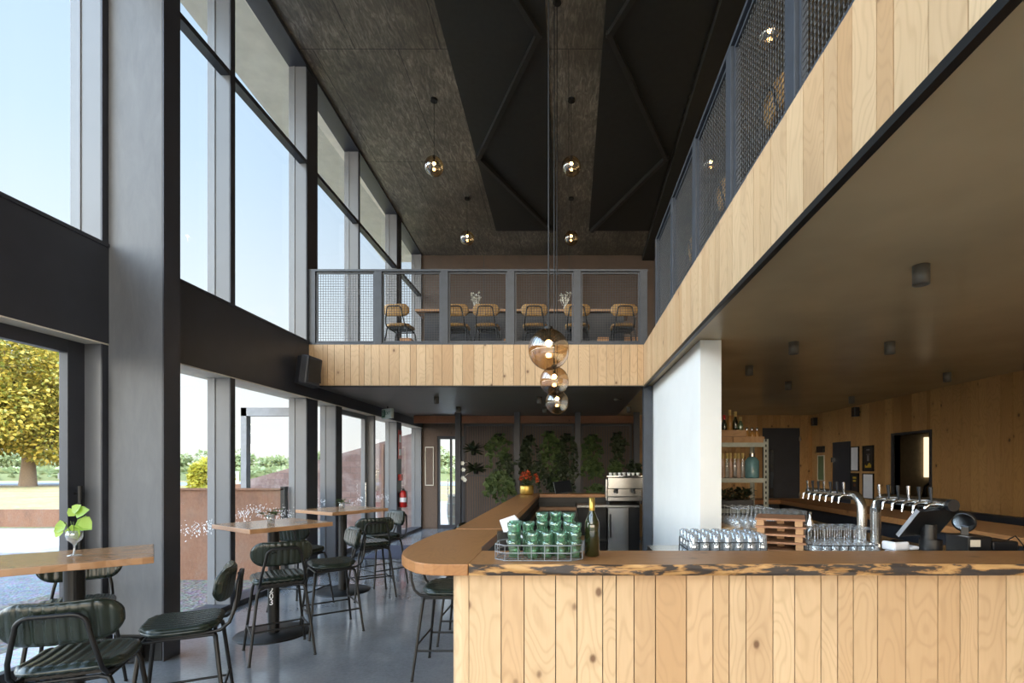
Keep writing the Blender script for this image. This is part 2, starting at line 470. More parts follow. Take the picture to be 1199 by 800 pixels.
rg = random.Random(7)
def planks(mb, p0, p1, z0, z1, nrm, th=.02, wmin=.07, wmax=.19, rects=(), seed=1, gap=.0045):
    """vertical boards from p0 to p1 (xy), outer face on the line, thickness away from nrm"""
    r = random.Random(seed)
    p0 = Vector((*p0, 0)); p1 = Vector((*p1, 0)); L = (p1 - p0).length; d = (p1 - p0) / L
    nv = Vector((*nrm, 0)); s = 0.0
    mtx = Matrix(((d.x, -nv.x, 0, p0.x), (d.y, -nv.y, 0, p0.y), (0, 0, 1, 0), (0, 0, 0, 1)))
    cuts = sorted(set([a for q in rects for a in (q[0], q[1])]))
    while s < L - 1e-4:
        wd = r.uniform(wmin, wmax); e_ = min(L, s + wd)
        for c in cuts:
            if s + 1e-4 < c < e_ + .03: e_ = c; break
        if L - e_ < .04: e_ = L
        rn = r.random(); jit = r.uniform(0, .0015)
        segs = [(z0, z1)]
        for (a, b, za, zb) in rects:
            if s >= a - 1e-4 and e_ <= b + 1e-4:
                ns = []
                for (u, v) in segs:
                    if za > u: ns.append((u, min(za, v)))
                    if zb < v: ns.append((max(zb, u), v))
                segs = ns
        for (u, v) in segs:
            if v - u > .005: mb.box(s + gap / 2, e_ - gap / 2, jit, th, u, v, mtx, rnd=rn)
        s = e_
    # dark backing behind the joints
    return mb

# ================================================================== STRUCTURE
XL = -3.8; XG = -3.97; YB = 13.25; YN = -5.0; XR = 5.6
ZL = 2.78; ZU = 3.36; ZF = 3.38; XF = 1.09; YF = 7.45
def ceil(y): return EYE + 6.35 - .066 * y
def head(y): return EYE + 6.216 - .057 * y

struct('floor', MB().box(-4.0, XR + .2, YN - .2, YB + .2, -.15, 0), M['floor'])

# ceilings: sloping main ceiling
def slab_y(mb, x0, x1, y0, y1, dz0, dz1, **k):
    vs = [(x, y, ceil(y) + dz) for dz in (dz0, dz1) for y in (y0, y1) for x in (x0, x1)]
    mb.add(vs, [(0, 2, 3, 1), (4, 5, 7, 6), (0, 1, 5, 4), (2, 6, 7, 3), (0, 4, 6, 2), (1, 3, 7, 5)], **k); return mb
struct('ceiling', slab_y(MB(), -3.95, XR + .2, YN - .2, YB + .2, 0, .3), M['ceiling_ply'])
struct('trim_1', slab_y(MB(), -1.70, -.30, YN, 12.0, -.03, -.001), M['ceiling_dark'])
struct('trim_2', slab_y(MB(), .47, 1.88, YN, 12.0, -.03, -.001), M['ceiling_dark'])
struct('trim_3', slab_y(MB(), 1.90, 2.2, YN, YB, -.14, -.001), M['ceiling_dark'])
def zig(name, pts):
    mb = MB()
    for (xa, ya), (xb, yb) in zip(pts[:-1], pts[1:]):
        d = Vector((xb - xa, yb - ya, ceil(yb) - ceil(ya))); L = d.length; d.normalize()
        u = Vector((-d.y, d.x, 0)).normalized(); v = d.cross(u)
        m = Matrix(((d.x, u.x, v.x, xa), (d.y, u.y, v.y, ya), (d.z, u.z, v.z, ceil(ya) - .06), (0, 0, 0, 1)))
        mb.box(-.04, L + .04, -.035, .035, -.045, .04, m)
    struct(name, mb, M['batten'])
zl = [(-1.66 if i % 2 == 0 else -.41, -5.6 + 2.5 * i) for i in range(8)]
zr = [(1.78 if i % 2 == 0 else .55, -5.6 + 2.5 * i) for i in range(8)]
zig('trim_4', [(x, y) for x, y in zl if y < 12]); zig('trim_5', [(x, y) for x, y in zr if y < 12])

# mezzanine slab and lower ceilings
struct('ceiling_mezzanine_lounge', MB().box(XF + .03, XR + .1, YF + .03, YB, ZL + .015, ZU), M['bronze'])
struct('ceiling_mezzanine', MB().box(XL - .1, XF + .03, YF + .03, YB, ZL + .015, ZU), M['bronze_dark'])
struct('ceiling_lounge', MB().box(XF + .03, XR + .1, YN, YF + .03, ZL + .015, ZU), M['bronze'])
b = MB(); planks(b, (XL, YF), (XF, YF), ZL, ZF, (0, -1), seed=3, wmin=.07, wmax=.17)
struct('trim_6', b, M['pine'])
b = MB(); planks(b, (XF, YF), (XF, YN), ZL, ZF, (-1, 0), seed=11, wmin=.09, wmax=.2)
struct('trim_7', b, M['pine'])
b = MB().box(XF - .004, XF + .03, YN, YF, ZL - .03, ZL + .005).box(XL, XF, YF - .004, YF + .08, ZL - .012, ZL + .005)
b.box(XL, XF, YF + .021, YF + .04, ZL, ZF - .01).box(XF + .021, XF + .03, YN, YF, ZL, ZF - .01)
struct('trim_8', b, M['black_metal'])

# ---- left wall: mullions, spandrel, glass
def mullion(name, y0, y1, z0, z1, m='charcoal_light', x1=XL, x0=-4.05):
    b = MB(); b.box(x0, x1, y0, y1, z0, z1)
    b.box(XG - .012, XG + .012, y0 - .008, y1 + .008, z0, z1)     # glazing bead
    return struct(name, b, M[m], .003)
n = 20
full = [(-5.0, -4.85), (-2.45, -2.37), (-.75, -.67), (.95, 1.03), (2.60, 2.66), (4.16, 4.26), (5.74, 5.82), (7.41, 7.73)]
for (a, b_) in full:
    mullion('trim_%d' % n, a, b_, .0, head(b_) + .1); n += 1
for (a, b_) in [(9.24, 9.30), (11.3, 11.6), (13.18, 13.3)]:
    mullion('trim_%d' % n, a, b_, ZF, head(b_) + .1); n += 1
for (a, b_) in [(8.34, 8.56), (9.98, 10.04), (11.3, 11.6), (13.18, 13.3)]:
    mullion('trim_%d' % n, a, b_, 0, ZL); n += 1
# room side of each post gets a darker strip further down for its shade
struct('wall_left', MB().box(-4.06, XL + .022, YN, YB, 2.612, 3.40), M['charcoal'], .004)
struct('trim_60', MB().box(-4.06, XL + .02, YN, YB, 2.600, 2.611), M['cream'])
struct('trim_50', MB().box(-4.06, XL + .03, YN, YB, 3.40, 3.43), M['charcoal'])
struct('trim_51', MB().box(-3.90, XL + .004, YN, YB, EYE + 4.39, EYE + 4.45), M['charcoal'])
b = MB()
vs = [(x, y, (head(y) if k == 0 else ceil(y) + .05)) for k in (0, 1) for y in (YN, YB) for x in (-4.05, XL + .02)]
b.add(vs, [(0, 2, 3, 1), (4, 5, 7, 6), (0, 1, 5, 4), (2, 6, 7, 3), (0, 4, 6, 2), (1, 3, 7, 5)])
struct('trim_52', b, M['charcoal'])
b = MB().box(-4.06, XL + .01, YN, YB, 0, .06); struct('baseboard_left', b, M['charcoal'])
# thin charcoal strips: shade on the posts' room side put into colour
b = MB()
for (a, b_) in full: b.box(XL + .001, XL + .012, a, b_, .06, head(b_))
for (a, b_) in [(9.24, 9.30), (11.3, 11.6)]: b.box(XL + .001, XL + .012, a, b_, ZF, head(b_))
for (a, b_) in [(8.34, 8.56), (9.98, 10.04), (11.3, 11.6)]: b.box(XL + .001, XL + .012, a, b_, .06, ZL)
struct('trim_53', b, M['charcoal'])
# glass
edges = [-4.85, -2.45, -2.37, -.75, -.67, .95, 1.03, 2.60, 2.66, 4.16, 4.26, 5.74, 5.82, 7.41]
wn = 1
for i in range(0, len(edges), 2):
    for (z0, z1) in ((.06, 2.61), (3.43, 7.3)):
        struct('window_%d' % wn, MB().box(XG - .005, XG + .005, edges[i], edges[i + 1], z0, z1), M['pane']); wn += 1
for (a, b_) in [(7.73, 9.24), (9.30, 11.3), (11.6, 13.18)]:
    struct('window_%d' % wn, MB().box(XG - .005, XG + .005, a, b_, 3.43, 7.0), M['pane']); wn += 1
for (a, b_) in [(7.73, 8.34), (8.56, 9.98), (10.04, 11.3), (11.6, 13.18)]:
    struct('window_%d' % wn, MB().box(XG - .005, XG + .005, a, b_, .06, 2.61), M['pane']); wn += 1
# sliding door leaf of the nearest lower window
d1 = struct('door_1', MB().box(XG - .03, XG + .04, 4.02, 4.16, .06, 2.61).box(XG - .03, XG + .04, 2.66, 4.02, 2.50, 2.61)
            .box(XG - .03, XG + .04, 2.66, 4.02, .06, .16), M['charcoal'], .003)
MB().tube([(XG + .08, 4.08, .85), (XG + .08, 4.08, 1.45)], .018, 10).box(XG + .03, XG + .08, 4.07, 4.09, .9, .92)\
    .box(XG + .03, XG + .08, 4.07, 4.09, 1.38, 1.40).build('door_handle', M['black_metal'], d1)
# frame of the entrance door leaf
d2 = struct('door_2', MB().box(XG - .03, XG + .04, 8.56, 8.64, .06, 2.61).box(XG - .03, XG + .04, 9.88, 9.98, .06, 2.61)
            .box(XG - .03, XG + .04, 8.64, 9.88, 2.52, 2.61).box(XG - .03, XG + .04, 8.64, 9.88, .06, .15), M['charcoal_light'], .003)
MB().tube([(XG + .09, 9.80, .8), (XG + .09, 9.80, 1.3)], .014, 10).build('door_handle', M['steel'], d2)
# white fleck decal on the lower panes
r = random.Random(5); b = MB()
for (y0, y1, k) in ((4.28, 5.72, 300), (5.84, 7.39, 300), (7.75, 8.33, 70), (8.66, 9.86, 130), (10.06, 11.28, 120)):
    for _ in range(k):
        y = r.uniform(y0, y1); z = .98 + .05 * math.sin(y * 3.2) + r.gauss(0, .045); s_ = r.uniform(.006, .016)
        a = r.uniform(0, PI); ca, sa = math.cos(a) * s_, math.sin(a) * s_
        X = XG + .0065
        b.add([(X, y - ca, z - sa), (X, y + sa * .5, z - ca * .5), (X, y + ca, z + sa), (X, y - sa * .5, z + ca * .5)], [(0, 1, 2, 3)])
tag(b.build('window_decal', M['fleck']), 'band of scattered white flecks stuck across the lower window glass', 'decal', kind='stuff')

# the wide blade column beside the first windows
cl = empty('steel_column', (-3.56, 4.30, 0), 0, 'tall flat grey blade column standing in front of the window wall', 'column')
MB().box(-.225, .22, -.09, .09, .22, ceil(4.3)).build('shaft', M['column'], cl, .004)
MB().box(-.20, .20, -.07, .07, 0, .22).box(-.16, .06, -.16, -.07, .02, .2).build('plinth', M['black_metal'], cl, .004)
MB().box(.221, .232, -.09, .09, .0, ceil(4.3)).build('shade_face', M['charcoal'], cl)  # dark sheet for the shade on the column's room side

# ---- far wall
op = (-3.40, -2.72, 0, 2.40)
b = MB(); b.box(XL, op[0], YB, YB + .15, 0, ZL).box(op[0], op[1], YB, YB + .15, op[3], ZL).box(op[1], XR, YB, YB + .15, 0, ZL)
struct('wall_back', b, M['brown_low'])
b = MB(); b.box(XL, XR, YB, YB + .15, ZU, 7.6)
struct('wall_back_upper', b, M['brown_wall'])
b = MB()
for x in (-2.2, .0, 2.2, 4.4): b.box(x, x + .012, YB - .008, YB, ZU, 7.4)
struct('trim_54', b, M['charcoal'])
d3 = struct('door_3', MB().box(-3.40, -3.34, YB + .02, YB + .09, 0, 2.4).box(-2.78, -2.72, YB + .02, YB + .09, 0, 2.4)
            .box(-3.34, -2.78, YB + .02, YB + .09, 2.32, 2.4).box(-3.34, -2.78, YB + .02, YB + .09, 0, .1)
            .box(-3.08, -3.03, YB + .02, YB + .09, .1, 2.32), M['charcoal'])
MB().box(-3.34, -2.78, YB + .05, YB + .06, .1, 2.32).build('pane', M['pane'], d3)
MB().tube([(-3.12, YB - .03, .8), (-3.12, YB - .03, 1.3)], .012, 8).box(-3.125, -3.115, YB - .03, YB + .03, .85, .87)\
    .box(-3.125, -3.115, YB - .03, YB + .03, 1.23, 1.25).build('door_handle', M['steel'], d3)
# warm lit timber pelmet over the plant screens, orange light put into its colour
struct('trim_55', MB().box(-3.6, 2.2, 11.9, 11.95, 2.62, ZL + .01), M['warmlit_wood'])

# ---- right wing: white wall block, back wall, right wall
b = MB().box(1.23, 1.43, 4.8, 7.55, 0, ZL + .01); struct('wall_block', b, M['white_wall'], .002)
struct('trim_56', MB().box(1.09, 1.22, 7.46, 7.58, 0, ZL), M['rail_steel'])
YR = 11.8
rects = [(4.46 - 1.6, 5.33 - 1.6, 0, 2.5)]
b = MB(); planks(b, (1.6, YR), (XR, YR), 0, ZL + .014, (0, -1), seed=21, rects=rects)
b.box(1.6, 4.46, YR + .02, YR + .1, 0, ZL + .02).box(5.33, XR + .2, YR + .02, YR + .1, 0, ZL + .02).box(4.46, 5.33, YR + .02, YR + .1, 2.5, ZL + .02)
struct('wall_lounge', b, M['pine_warm'])
d4 = struct('door_4', MB().box(4.46, 5.33, YR + .03, YR + .08, 0, 2.5), M['charcoal'], .002)
MB().box(4.62, 4.72, YR + .015, YR + .03, .9, 2.0).build('glass_slot', M['black_gloss'], d4)
MB().box(5.30, 5.34, YR + .0, YR + .03, 2.2, 2.3).box(5.30, 5.34, YR, YR + .03, .9, 1.0).build('hinge', M['steel'], d4)
# right wall seen obliquely, boards from far to near; opening (s measured from YR towards the camera)
def sy(y): return YR - y
dr = (sy(10.94), sy(10.18), 0, 2.12); hat = (sy(8.84), sy(7.94), .75, 2.14)
b = MB(); planks(b, (XR, YR), (XR, YN), 0, ZL + .014, (-1, 0), seed=31, wmin=.12, wmax=.26, rects=[dr, hat])
b.box(XR + .02, XR + .12, 10.94, YR + .2, 0, ZL + .02).box(XR + .02, XR + .12, 8.84, 10.18, 0, ZL + .02).box(XR + .02, XR + .12, YN, 7.94, 0, ZL + .02)
b.box(XR + .02, XR + .12, 10.18, 10.94, 2.12, ZL + .02).box(XR + .02, XR + .12, 7.94, 8.84, 2.14, ZL + .02).box(XR + .02, XR + .12, 7.94, 8.84, 0, .75)
struct('wall_right', b, M['pine_warm'])
struct('wall_right_upper', MB().box(XR, XR + .15, YN, YB, ZU, 8.3), M['brown_wall'])
d5 = struct('door_5', MB().box(XR + .03, XR + .08, 10.18, 10.94, 0, 2.12), M['charcoal'], .002)
MB().box(XR + .0, XR + .03, 10.90, 10.95, 1.7, 1.8).build('hinge', M['steel'], d5)
# stair lobby seen through the opening
b = MB().box(XR + .12, 7.4, 7.2, 7.25, 0, ZL).box(XR + .12, 7.4, 10.0, 10.05, 0, ZL).box(7.35, 7.4, 7.2, 10.05, 0, ZL)\
    .box(XR + .12, 7.4, 7.2, 10.05, ZL, ZL + .05).box(XR + .12, 7.4, 7.2, 10.05, -.1, 0)
struct('wall_lobby', b, M['lobby'])
b = MB().box(XR - .02, XR + .12, 7.90, 7.94, .75, 2.14).box(XR - .02, XR + .12, 8.84, 8.88, .75, 2.14).box(XR - .02, XR + .12, 7.90, 8.88, 2.14, 2.18).box(XR - .02, XR + .14, 7.90, 8.88, .71, .75)
struct('window_40', b, M['charcoal'])
lt = MB().box(6.92, 7.04, 9.94, 10.0, 1.40, 2.18)
tag(lt.build('wall_light', M['strip'], None, .01), 'tall pale wall light glowing inside the stair lobby opening', 'light')
hr = empty('stair_handrail', (6.4, 8.6, 0), 0, 'dark metal stair handrail inside the lobby behind the wall opening', 'handrail')
MB().tube([(0, .9, .3), (0, .6, 1.25), (0, -.5, 1.95)], .02, 8).build('rail', M['black_metal'], hr)
MB().tube([(0, .6, 0), (0, .6, 1.25)], .02, 8).build('post', M['black_metal'], hr)
MB().tube([(0, -.4, 0), (0, -.4, 1.89)], .02, 8).build('post', M['black_metal'], hr)

# ---- wall behind the camera: open glazing frame
b = MB()
for x in (-3.9, -1.9, .1, 2.1, 4.1, 5.6): b.box(x, x + .08, YN - .1, YN, 0, 8.25)
b.box(-4, 5.7, YN - .1, YN, 2.6, 3.4).box(-4, 5.7, YN - .1, YN, 0, .08)
struct('wall_front', b, M['charcoal'])

# ================================================================== OUTSIDE
def strip(name, poly, m, z=-.02, kind='structure'):
    return tag(MB().prism(poly, z - .05, z).build(name, m), kind=kind)
strip('field', [(-400, -80), (120, -80), (120, 500), (-400, 500)], M['field'], -.10)
strip('gravel_bed', [(-22, -14), (-3.9, -14), (-3.9, 9.8), (-22, 9.8)], M['gravel'], -.04)
strip('mulch_bed', [(-6.0, -4), (-4.0, -4), (-4.0, 13.4), (-6.6, 13.4), (-6.6, 5.6), (-6.0, 5.0)], M['mulch'], -.02)
strip('apron', [(-4.85, -5), (-4.05, -5), (-4.05, 5.4), (-4.85, 5.4)], M['path'], 0.0)
strip('path', [(-40, 9.8), (-7.2, 9.8), (-7.2, 13.6), (-40, 13.6)], M['path'], -.03)
strip('terrace', [(-6, 13.45), (6, 13.45), (6, 24), (-6, 24)], M['path'], -.02)
strip('road', [(-120, 47), (30, 47), (30, 56), (-120, 56)], M['road'], -.06)

# frontal rusted panel just outside
rp_ = empty('rusted_screen', (-5.7, 7.35, -.04), 0, 'low rusted steel screen wall standing on the pebbles outside the windows', 'garden wall')
MB().box(-1.5, 1.58, 0, .05, 0, 1.31).build('panel', M['rust'], rp_)
MB().box(-1.5, 1.62, -.03, .08, 1.31, 1.335).build('cap', M['rust'], rp_)
MB().box(1.58, 1.64, -.03, .07, 0, 1.36).build('post', M['black_metal'], rp_)
MB().box(-.9, -.84, -.06, 0, 0, .35).build('post', M['rust'], rp_)
po = empty('steel_portal', (-4.72, 7.42, -.04), 0, 'grey steel post and beam frame outside above the rusted screen', 'frame')
MB().box(-.03, .05, 0, .1, 0, 2.5).build('post', M['grey_plastic'], po)
MB().box(-.03, .72, 0, .1, 2.38, 2.5).build('beam', M['grey_plastic'], po)
bo = MB().prism([(-8.6, 0), (-4.15, 0)][:0] or [(-8.6, 13.5), (-4.0, 13.5), (-4.0, 13.62), (-8.6, 13.62)], -.04, 0)
b = MB()
pts = [(-8.6, -.04), (-4.0, -.04), (-4.0, 2.52), (-8.6, 1.22)]
vs = [(x, y, z) for y in (13.5, 13.62) for x, z in pts]
b.add(vs, [(0, 1, 2, 3), (7, 6, 5, 4), (0, 4, 5, 1), (1, 5, 6, 2), (2, 6, 7, 3), (3, 7, 4, 0)])
bw = empty('block_wall', (0, 0, 0), 0, 'reddish grey block wall with sloping top outside the entrance door', 'garden wall')
b.build('masonry', M['block'], bw)
MB().box(-4.92, -4.86, 13.44, 13.5, 0, 2.2).build('rusted_post', M['rust'], bw)
tag(MB().box(-17.5, -8.2, 14.2, 14.32, -.06, .42).build('low_rusted_wall', M['rust']), 'long low bright orange rusted wall along the far edge of the path', 'garden wall')
b = MB()
rr = [(-15.5, 19.5), (-14.0, 19.0), (-12.4, 19.2)]
b.prism([(-12.3, 18), (-10.6, 18), (-10.6, 18.1), (-12.3, 18.1)], -.06, 1.0)
tag(b.build('rusted_mound_wall', M['rust']), 'small sunlit rusted wall piece beyond the steel frame', 'garden wall')

# lower sun shade ledge and roof soffit
struct('trim_57', MB().box(-4.40, -4.06, YN, 13.3, 2.66, 2.74), M['cream'])
b = MB()
vs = [(x, y, head(y) + dz) for dz in (.02, .3) for y in (YN - .5, YB + .4) for x in (-4.90, -4.02)]
b.add(vs, [(0, 2, 3, 1), (4, 5, 7, 6), (0, 1, 5, 4), (2, 6, 7, 3), (0, 4, 6, 2), (1, 3, 7, 5)])
struct('trim_58', b, M['cream'])

# --- trees and shrubs
def tree(name, loc, crown, n_leaf, lsize, mat, label, cat='tree', group=None, trunk=True, seed=1, lobes=14):
    r = random.Random(seed); root = empty(name, loc, 0, label, cat, group)
    cx, cz, rx, rz_ = crown
    cen = []
    for _ in range(lobes):
        while True:
            p = Vector((r.uniform(-1, 1), r.uniform(-1, 1), r.uniform(-1, 1)))
            if p.length < 1: break
        cen.append((Vector((p.x * rx * .72, p.y * rx * .72, cz + p.z * rz_ * .72)), r.uniform(.30, .48)))
    b = MB()
    for i in range(n_leaf):
        c, q = cen[i % lobes]
        d = Vector((r.gauss(0, 1), r.gauss(0, 1), r.gauss(0, 1))).normalized()
        p = c + Vector((d.x * rx * q, d.y * rx * q, d.z * rz_ * q)) * r.uniform(.75, 1.08)
        dd = (d + Vector((r.uniform(-.8, .8), r.uniform(-.8, .8), r.uniform(-1.0, .3)))).normalized()
        s_ = lsize * r.uniform(.7, 1.3)
        b.leaf(p, dd, (r.uniform(-1, 1), r.uniform(-1, 1), 1), s_, s_ * .75, rnd=r.random())
    b.build('foliage', mat, root)
    if trunk:
        b = MB(); h = cz - rz_ * .3
        b.tube([(0, 0, 0), (.05, 0, h * .35), (0, .05, h)], [rx * .075, rx * .055, rx * .04], 10)
        for c, q in cen[:8]:
            b.tube([(0, 0, h * .5), (c.x * .5, c.y * .5, (c.z + h * .5) * .55), tuple(c)], [rx * .035, rx * .025, rx * .01], 6)
        b.build('trunk', M['bark_tree'], root)
    return root
tree('broadleaf_tree', (-47.5, 45, -.1), (0, 7.7, 8.2, 6.2), 52000, .30, M['leaf_tree'], 'large yellow green tree with thick trunk beyond the path, left window', seed=4, lobes=26)
tree('garden_shrub', (-14.1, 20.0, -.1), (0, 1.15, .85, 1.15), 5000, .14, M['leaf_shrub'], 'bright yellow rounded shrub behind the rusted screen', 'shrub', trunk=True, seed=6, lobes=10)
tree('garden_shrub', (-12.9, 27.5, -.1), (0, .5, 1.2, .5), 1500, .16, M['leaf_shrub'], 'low yellow green shrub behind the sloping block wall', 'shrub', trunk=True, seed=8, lobes=6)
dts = [(10, 'in the left window left of the big trunk'), (47, 'in the left window right of the big trunk'), (82, 'hidden edge of the left window'), (212, 'at the left edge of the second window'), (248, 'at the right edge of the second window'),
       (284, 'left of the utility pole'), (319, 'right of the utility pole'), (354, 'behind the thick post by the balcony end'), (380, 'in the narrow pane before the entrance door'), (519, 'on the left in the rear glass door'), (554, 'right of the rear glass door view')]
for i, (px, where) in enumerate(dts):
    r = random.Random(200 + i); h = r.uniform(4.6, 6.2)
    tree('distant_tree', ((px - 666) * (116 + 14 * (i % 2)) / F, 116 + 14 * (i % 2), -.1), (0, h * .55, 3.3, h * .55), 800, .8, M['leaf_far'],
         'far hazy green tree on the horizon, ' + where, 'tree', 'tree line on the horizon', trunk=True, seed=100 + i, lobes=9)
vn = ['nearest', 'second nearest', 'third nearest', 'middle', 'third farthest', 'second farthest', 'farthest']
for i in range(7):
    y = 64 + i * 6; b = MB(); r = random.Random(40 + i)
    for _ in range(1500):
        x = r.uniform(-130, 15)
        b.leaf((x, y + r.uniform(-.5, .5), r.uniform(.2, 1.25)), (r.uniform(-1, 1), r.uniform(-1, 1), r.uniform(-.3, 1)), (0, .3, 1), .75, .6, rnd=r.random())
    b.box(-130, 15, y - .25, y + .25, -.1, .75, rnd=.3)
    tag(b.build('vineyard_row', M['leaf_far']), '%s long straight row of green vines across the field' % vn[i], 'vineyard row', 'vineyard rows in the field')
for i, (x, y, h) in enumerate([(-13.5, 19.3, 1.25), (-27.0, 34, 1.4), (-31.5, 34, 1.4), (-22.0, 34, 1.4), (-44.5, 48, 1.3), (-40.0, 48, 1.3)]):
    lb = 'white timber marker post beside the rounded shrub' if i == 0 else 'pale fence post in the dry grass ' + ['', 'at the right of the second window', 'hidden left of the second window', 'near the steel frame', 'right of the big tree trunk', 'far right of the big tree'][i]
    tag(MB().box(-.06, .06, -.06, .06, 0, h).box(-.075, .075, -.075, .075, h, h + .03).build('fence_post', M['white'], None, 0, (x, y, -.12)), lb, 'post', None if i == 0 else 'pale fence posts')
up = empty('utility_pole', (-37.6, 60, -.1), 0, 'pale utility pole with crossarms standing in the far field', 'utility pole')
MB().tube([(0, 0, 0), (0, 0, 7.2)], [.22, .14], 8).build('pole', M['cream'], up)
MB().box(-1.3, 1.3, -.08, .08, 6.6, 6.75).build('crossarm', M['cream'], up)
MB().box(-.7, .7, -.08, .08, 5.6, 5.72).build('crossarm', M['cream'], up)
MB().box(-.4, .4, -.3, .3, 3.4, 4.4).build('transformer', M['cream'], up)
tag(MB().box(-.25, .25, -.04, .04, .7, 1.2).box(-.04, .04, 0, .06, 0, .7).build('field_sign', M['grey_plastic'], None, 0, (-43.6, 44.0, -.12)), 'small dark framed sign in front of the big tree trunk', 'sign')
# barrel on the terrace
ba = empty('wine_barrel', (-3.02, 14.1, -.02), 0, 'grey weathered wine barrel standing outside the rear glass door', 'barrel')
b = MB(); prof = [(.27 + .06 * math.sin(PI * i / 8), .02 + .86 * i / 8) for i in range(9)]
b.lathe([(1e-4, .04), (.26, .04)] + prof + [(.26, .85), (1e-4, .85)], seg=20); b.build('staves', M['barrel_wood'], ba)
for z in (.08, .28, .62, .82):
    rr_ = .272 + .06 * math.sin(PI * (z - .02) / .86)
    MB().lathe([(rr_, z - .025), (rr_ + .004, z - .025), (rr_ + .004, z + .025), (rr_, z + .025)], seg=20).build('hoop', M['shelf_steel'], ba)
tree('garden_shrub', (-3.0, 23.0, -.1), (0, 1.3, 1.6, 1.2), 2600, .2, M['leaf_shrub'], 'sunlit green shrub seen through the rear glass door', 'shrub', seed=18, lobes=8)

# ================================================================== RAILINGS
def wire_panel(wd, z0, z1, sp=.036, rw=.0028):
    b = MB(); k = int(round(wd / sp))
    for i in range(1, k):
        x = wd * i / k; b.tube([(x, .003, z0), (x, .003, z1)], rw, 4, False)
    k = int(round((z1 - z0) / sp))
    for i in range(1, k):
        z = z0 + (z1 - z0) * i / k; b.tube([(0, -.003, z), (wd, -.003, z)], rw, 4, False)
    return b
def panel_frame(wd, z0, z1, t=.022, y=.012):
    return MB().box(0, wd, -y, y, z0 - t, z0).box(0, wd, -y, y, z1, z1 + t).box(-t, 0, -y, y, z0 - t, z1 + t).box(wd, wd + t, -y, y, z0 - t, z1 + t)
ZR = 4.47
def railing(root, posts, along):
    """posts: positions along the axis; local x runs along it"""
    L0, L1 = posts[0], posts[-1]
    MB().box(L0 - .06, L1 + .06, -.035, .035, ZR - .02, ZR + .01).build('top_rail', M['rail_steel'], root)
    MB().box(L0 - .06, L1 + .06, -.03, .03, ZF - .005, ZF + .03).build('bottom_rail', M['rail_steel'], root)
    pm = None; wm = None; fm = None
    for i, p in enumerate(posts):
        if pm is None:
            pm = MB().box(-.055, .055, -.035, .035, ZF, ZR - .02).build('post', M['rail_steel'], root, .003); pm.location = (p, 0, 0)
        else:
            q = pm.copy(); C.objects.link(q); q.location = (p, 0, 0)
    wd = posts[1] - posts[0] - .16
    for a, b_ in zip(posts[:-1], posts[1:]):
        cx = (a + b_) / 2 - wd / 2
        if wm is None:
            fm = panel_frame(wd, ZF + .06, ZR - .05).build('panel_frame', M['rail_steel'], root); fm.location = (cx, 0, 0)
            wm = wire_panel(wd, ZF + .06, ZR - .05).build('wire_mesh', M['wire'], fm)
        else:
            q = fm.copy(); C.objects.link(q); q.location = (cx, 0, 0)
            g = wm.copy(); C.objects.link(g); g.parent = q
ra = empty('balcony_railing', (0, YF + .04, 0), 0, 'blue grey steel railing with square wire mesh across the far balcony', 'railing')
railing(ra, [-3.745 + .967 * i for i in range(6)], 'x')
rb = empty('balcony_railing', (XF + .04, YF + .04, 0), R(-90), 'blue grey steel mesh railing along the right side balcony', 'railing')
railing(rb, [.0 + .975 * i + .07 for i in range(1, 13)], 'y')

# ================================================================== STOOLS
def pad_mesh(wd, ht, th, rad, pitch, bend=0.0, axis='seat', nx=72, nv=12):
    """upholstered pad, channels run along the short side. local: u = width, v = height/depth, n = thickness"""
    b = MB(); P = []
    hw, hh = wd / 2, ht / 2
    us = []
    for i in range(nx + 1):
        us.append(-hw * math.cos(PI * i / nx) * .35 + (-hw + wd * i / nx) * .65)
    us[0] = -hw; us[-1] = hw
    def lim(u):
        d = hw - abs(u)
        if d >= rad: return hh
        return max(.004, hh - rad + math.sqrt(max(0, rad * rad - (rad - d) ** 2)))
    for side in (1, -1):
        for i, u in enumerate(us):
            hv = lim(u)
            for j in range(nv + 1):
                v = -hv * math.cos(PI * j / nv)
                eu = min(1, (hw - abs(u)) / (th * .55)); ev = min(1, (hv - abs(v)) / (th * .55))
                eg = math.sqrt(max(0, 1 - (1 - min(eu, ev)) ** 2))
                ch = abs(math.sin(PI * (u + hw) / pitch)) ** .45
                t_ = th * .5 * eg * (.68 + .32 * ch)
                P.append((u, v, side * t_))
    m = (nx + 1) * (nv + 1)
    def conv(u, v, t_):
        if axis == 'seat': return (u, v, t_ + .012 * (v / hh) ** 2)
        # backrest: u across, v up, thickness along y, curved about the vertical
        y = t_ - bend * (u / hw) ** 2 * -1
        return (u, y, v)
    vs = [conv(*p) for p in P]; fs = []
    for i in range(nx):
        for j in range(nv):
            a = i * (nv + 1) + j; q = (a, a + nv + 1, a + nv + 2, a + 1)
            fs.append(q); fs.append(tuple(x + m for x in q[::-1]))
    for i in range(nx):
        for j in (0, nv):
            a = i * (nv + 1) + j; fs.append((a, a + m, a + nv + 1 + m, a + nv + 1) if j == 0 else (a, a + nv + 1, a + nv + 1 + m, a + m))
    for j in range(nv):
        for i in (0, nx):
            a = i * (nv + 1) + j; fs.append((a, a + 1, a + 1 + m, a + m))
    b.add(vs, fs, smooth=True); return b
def arc(c, r, a0, a1, n, f):
    return [f(c[0] + r * math.cos(a0 + (a1 - a0) * i / n), c[1] + r * math.sin(a0 + (a1 - a0) * i / n)) for i in range(n + 1)]
SH = .67
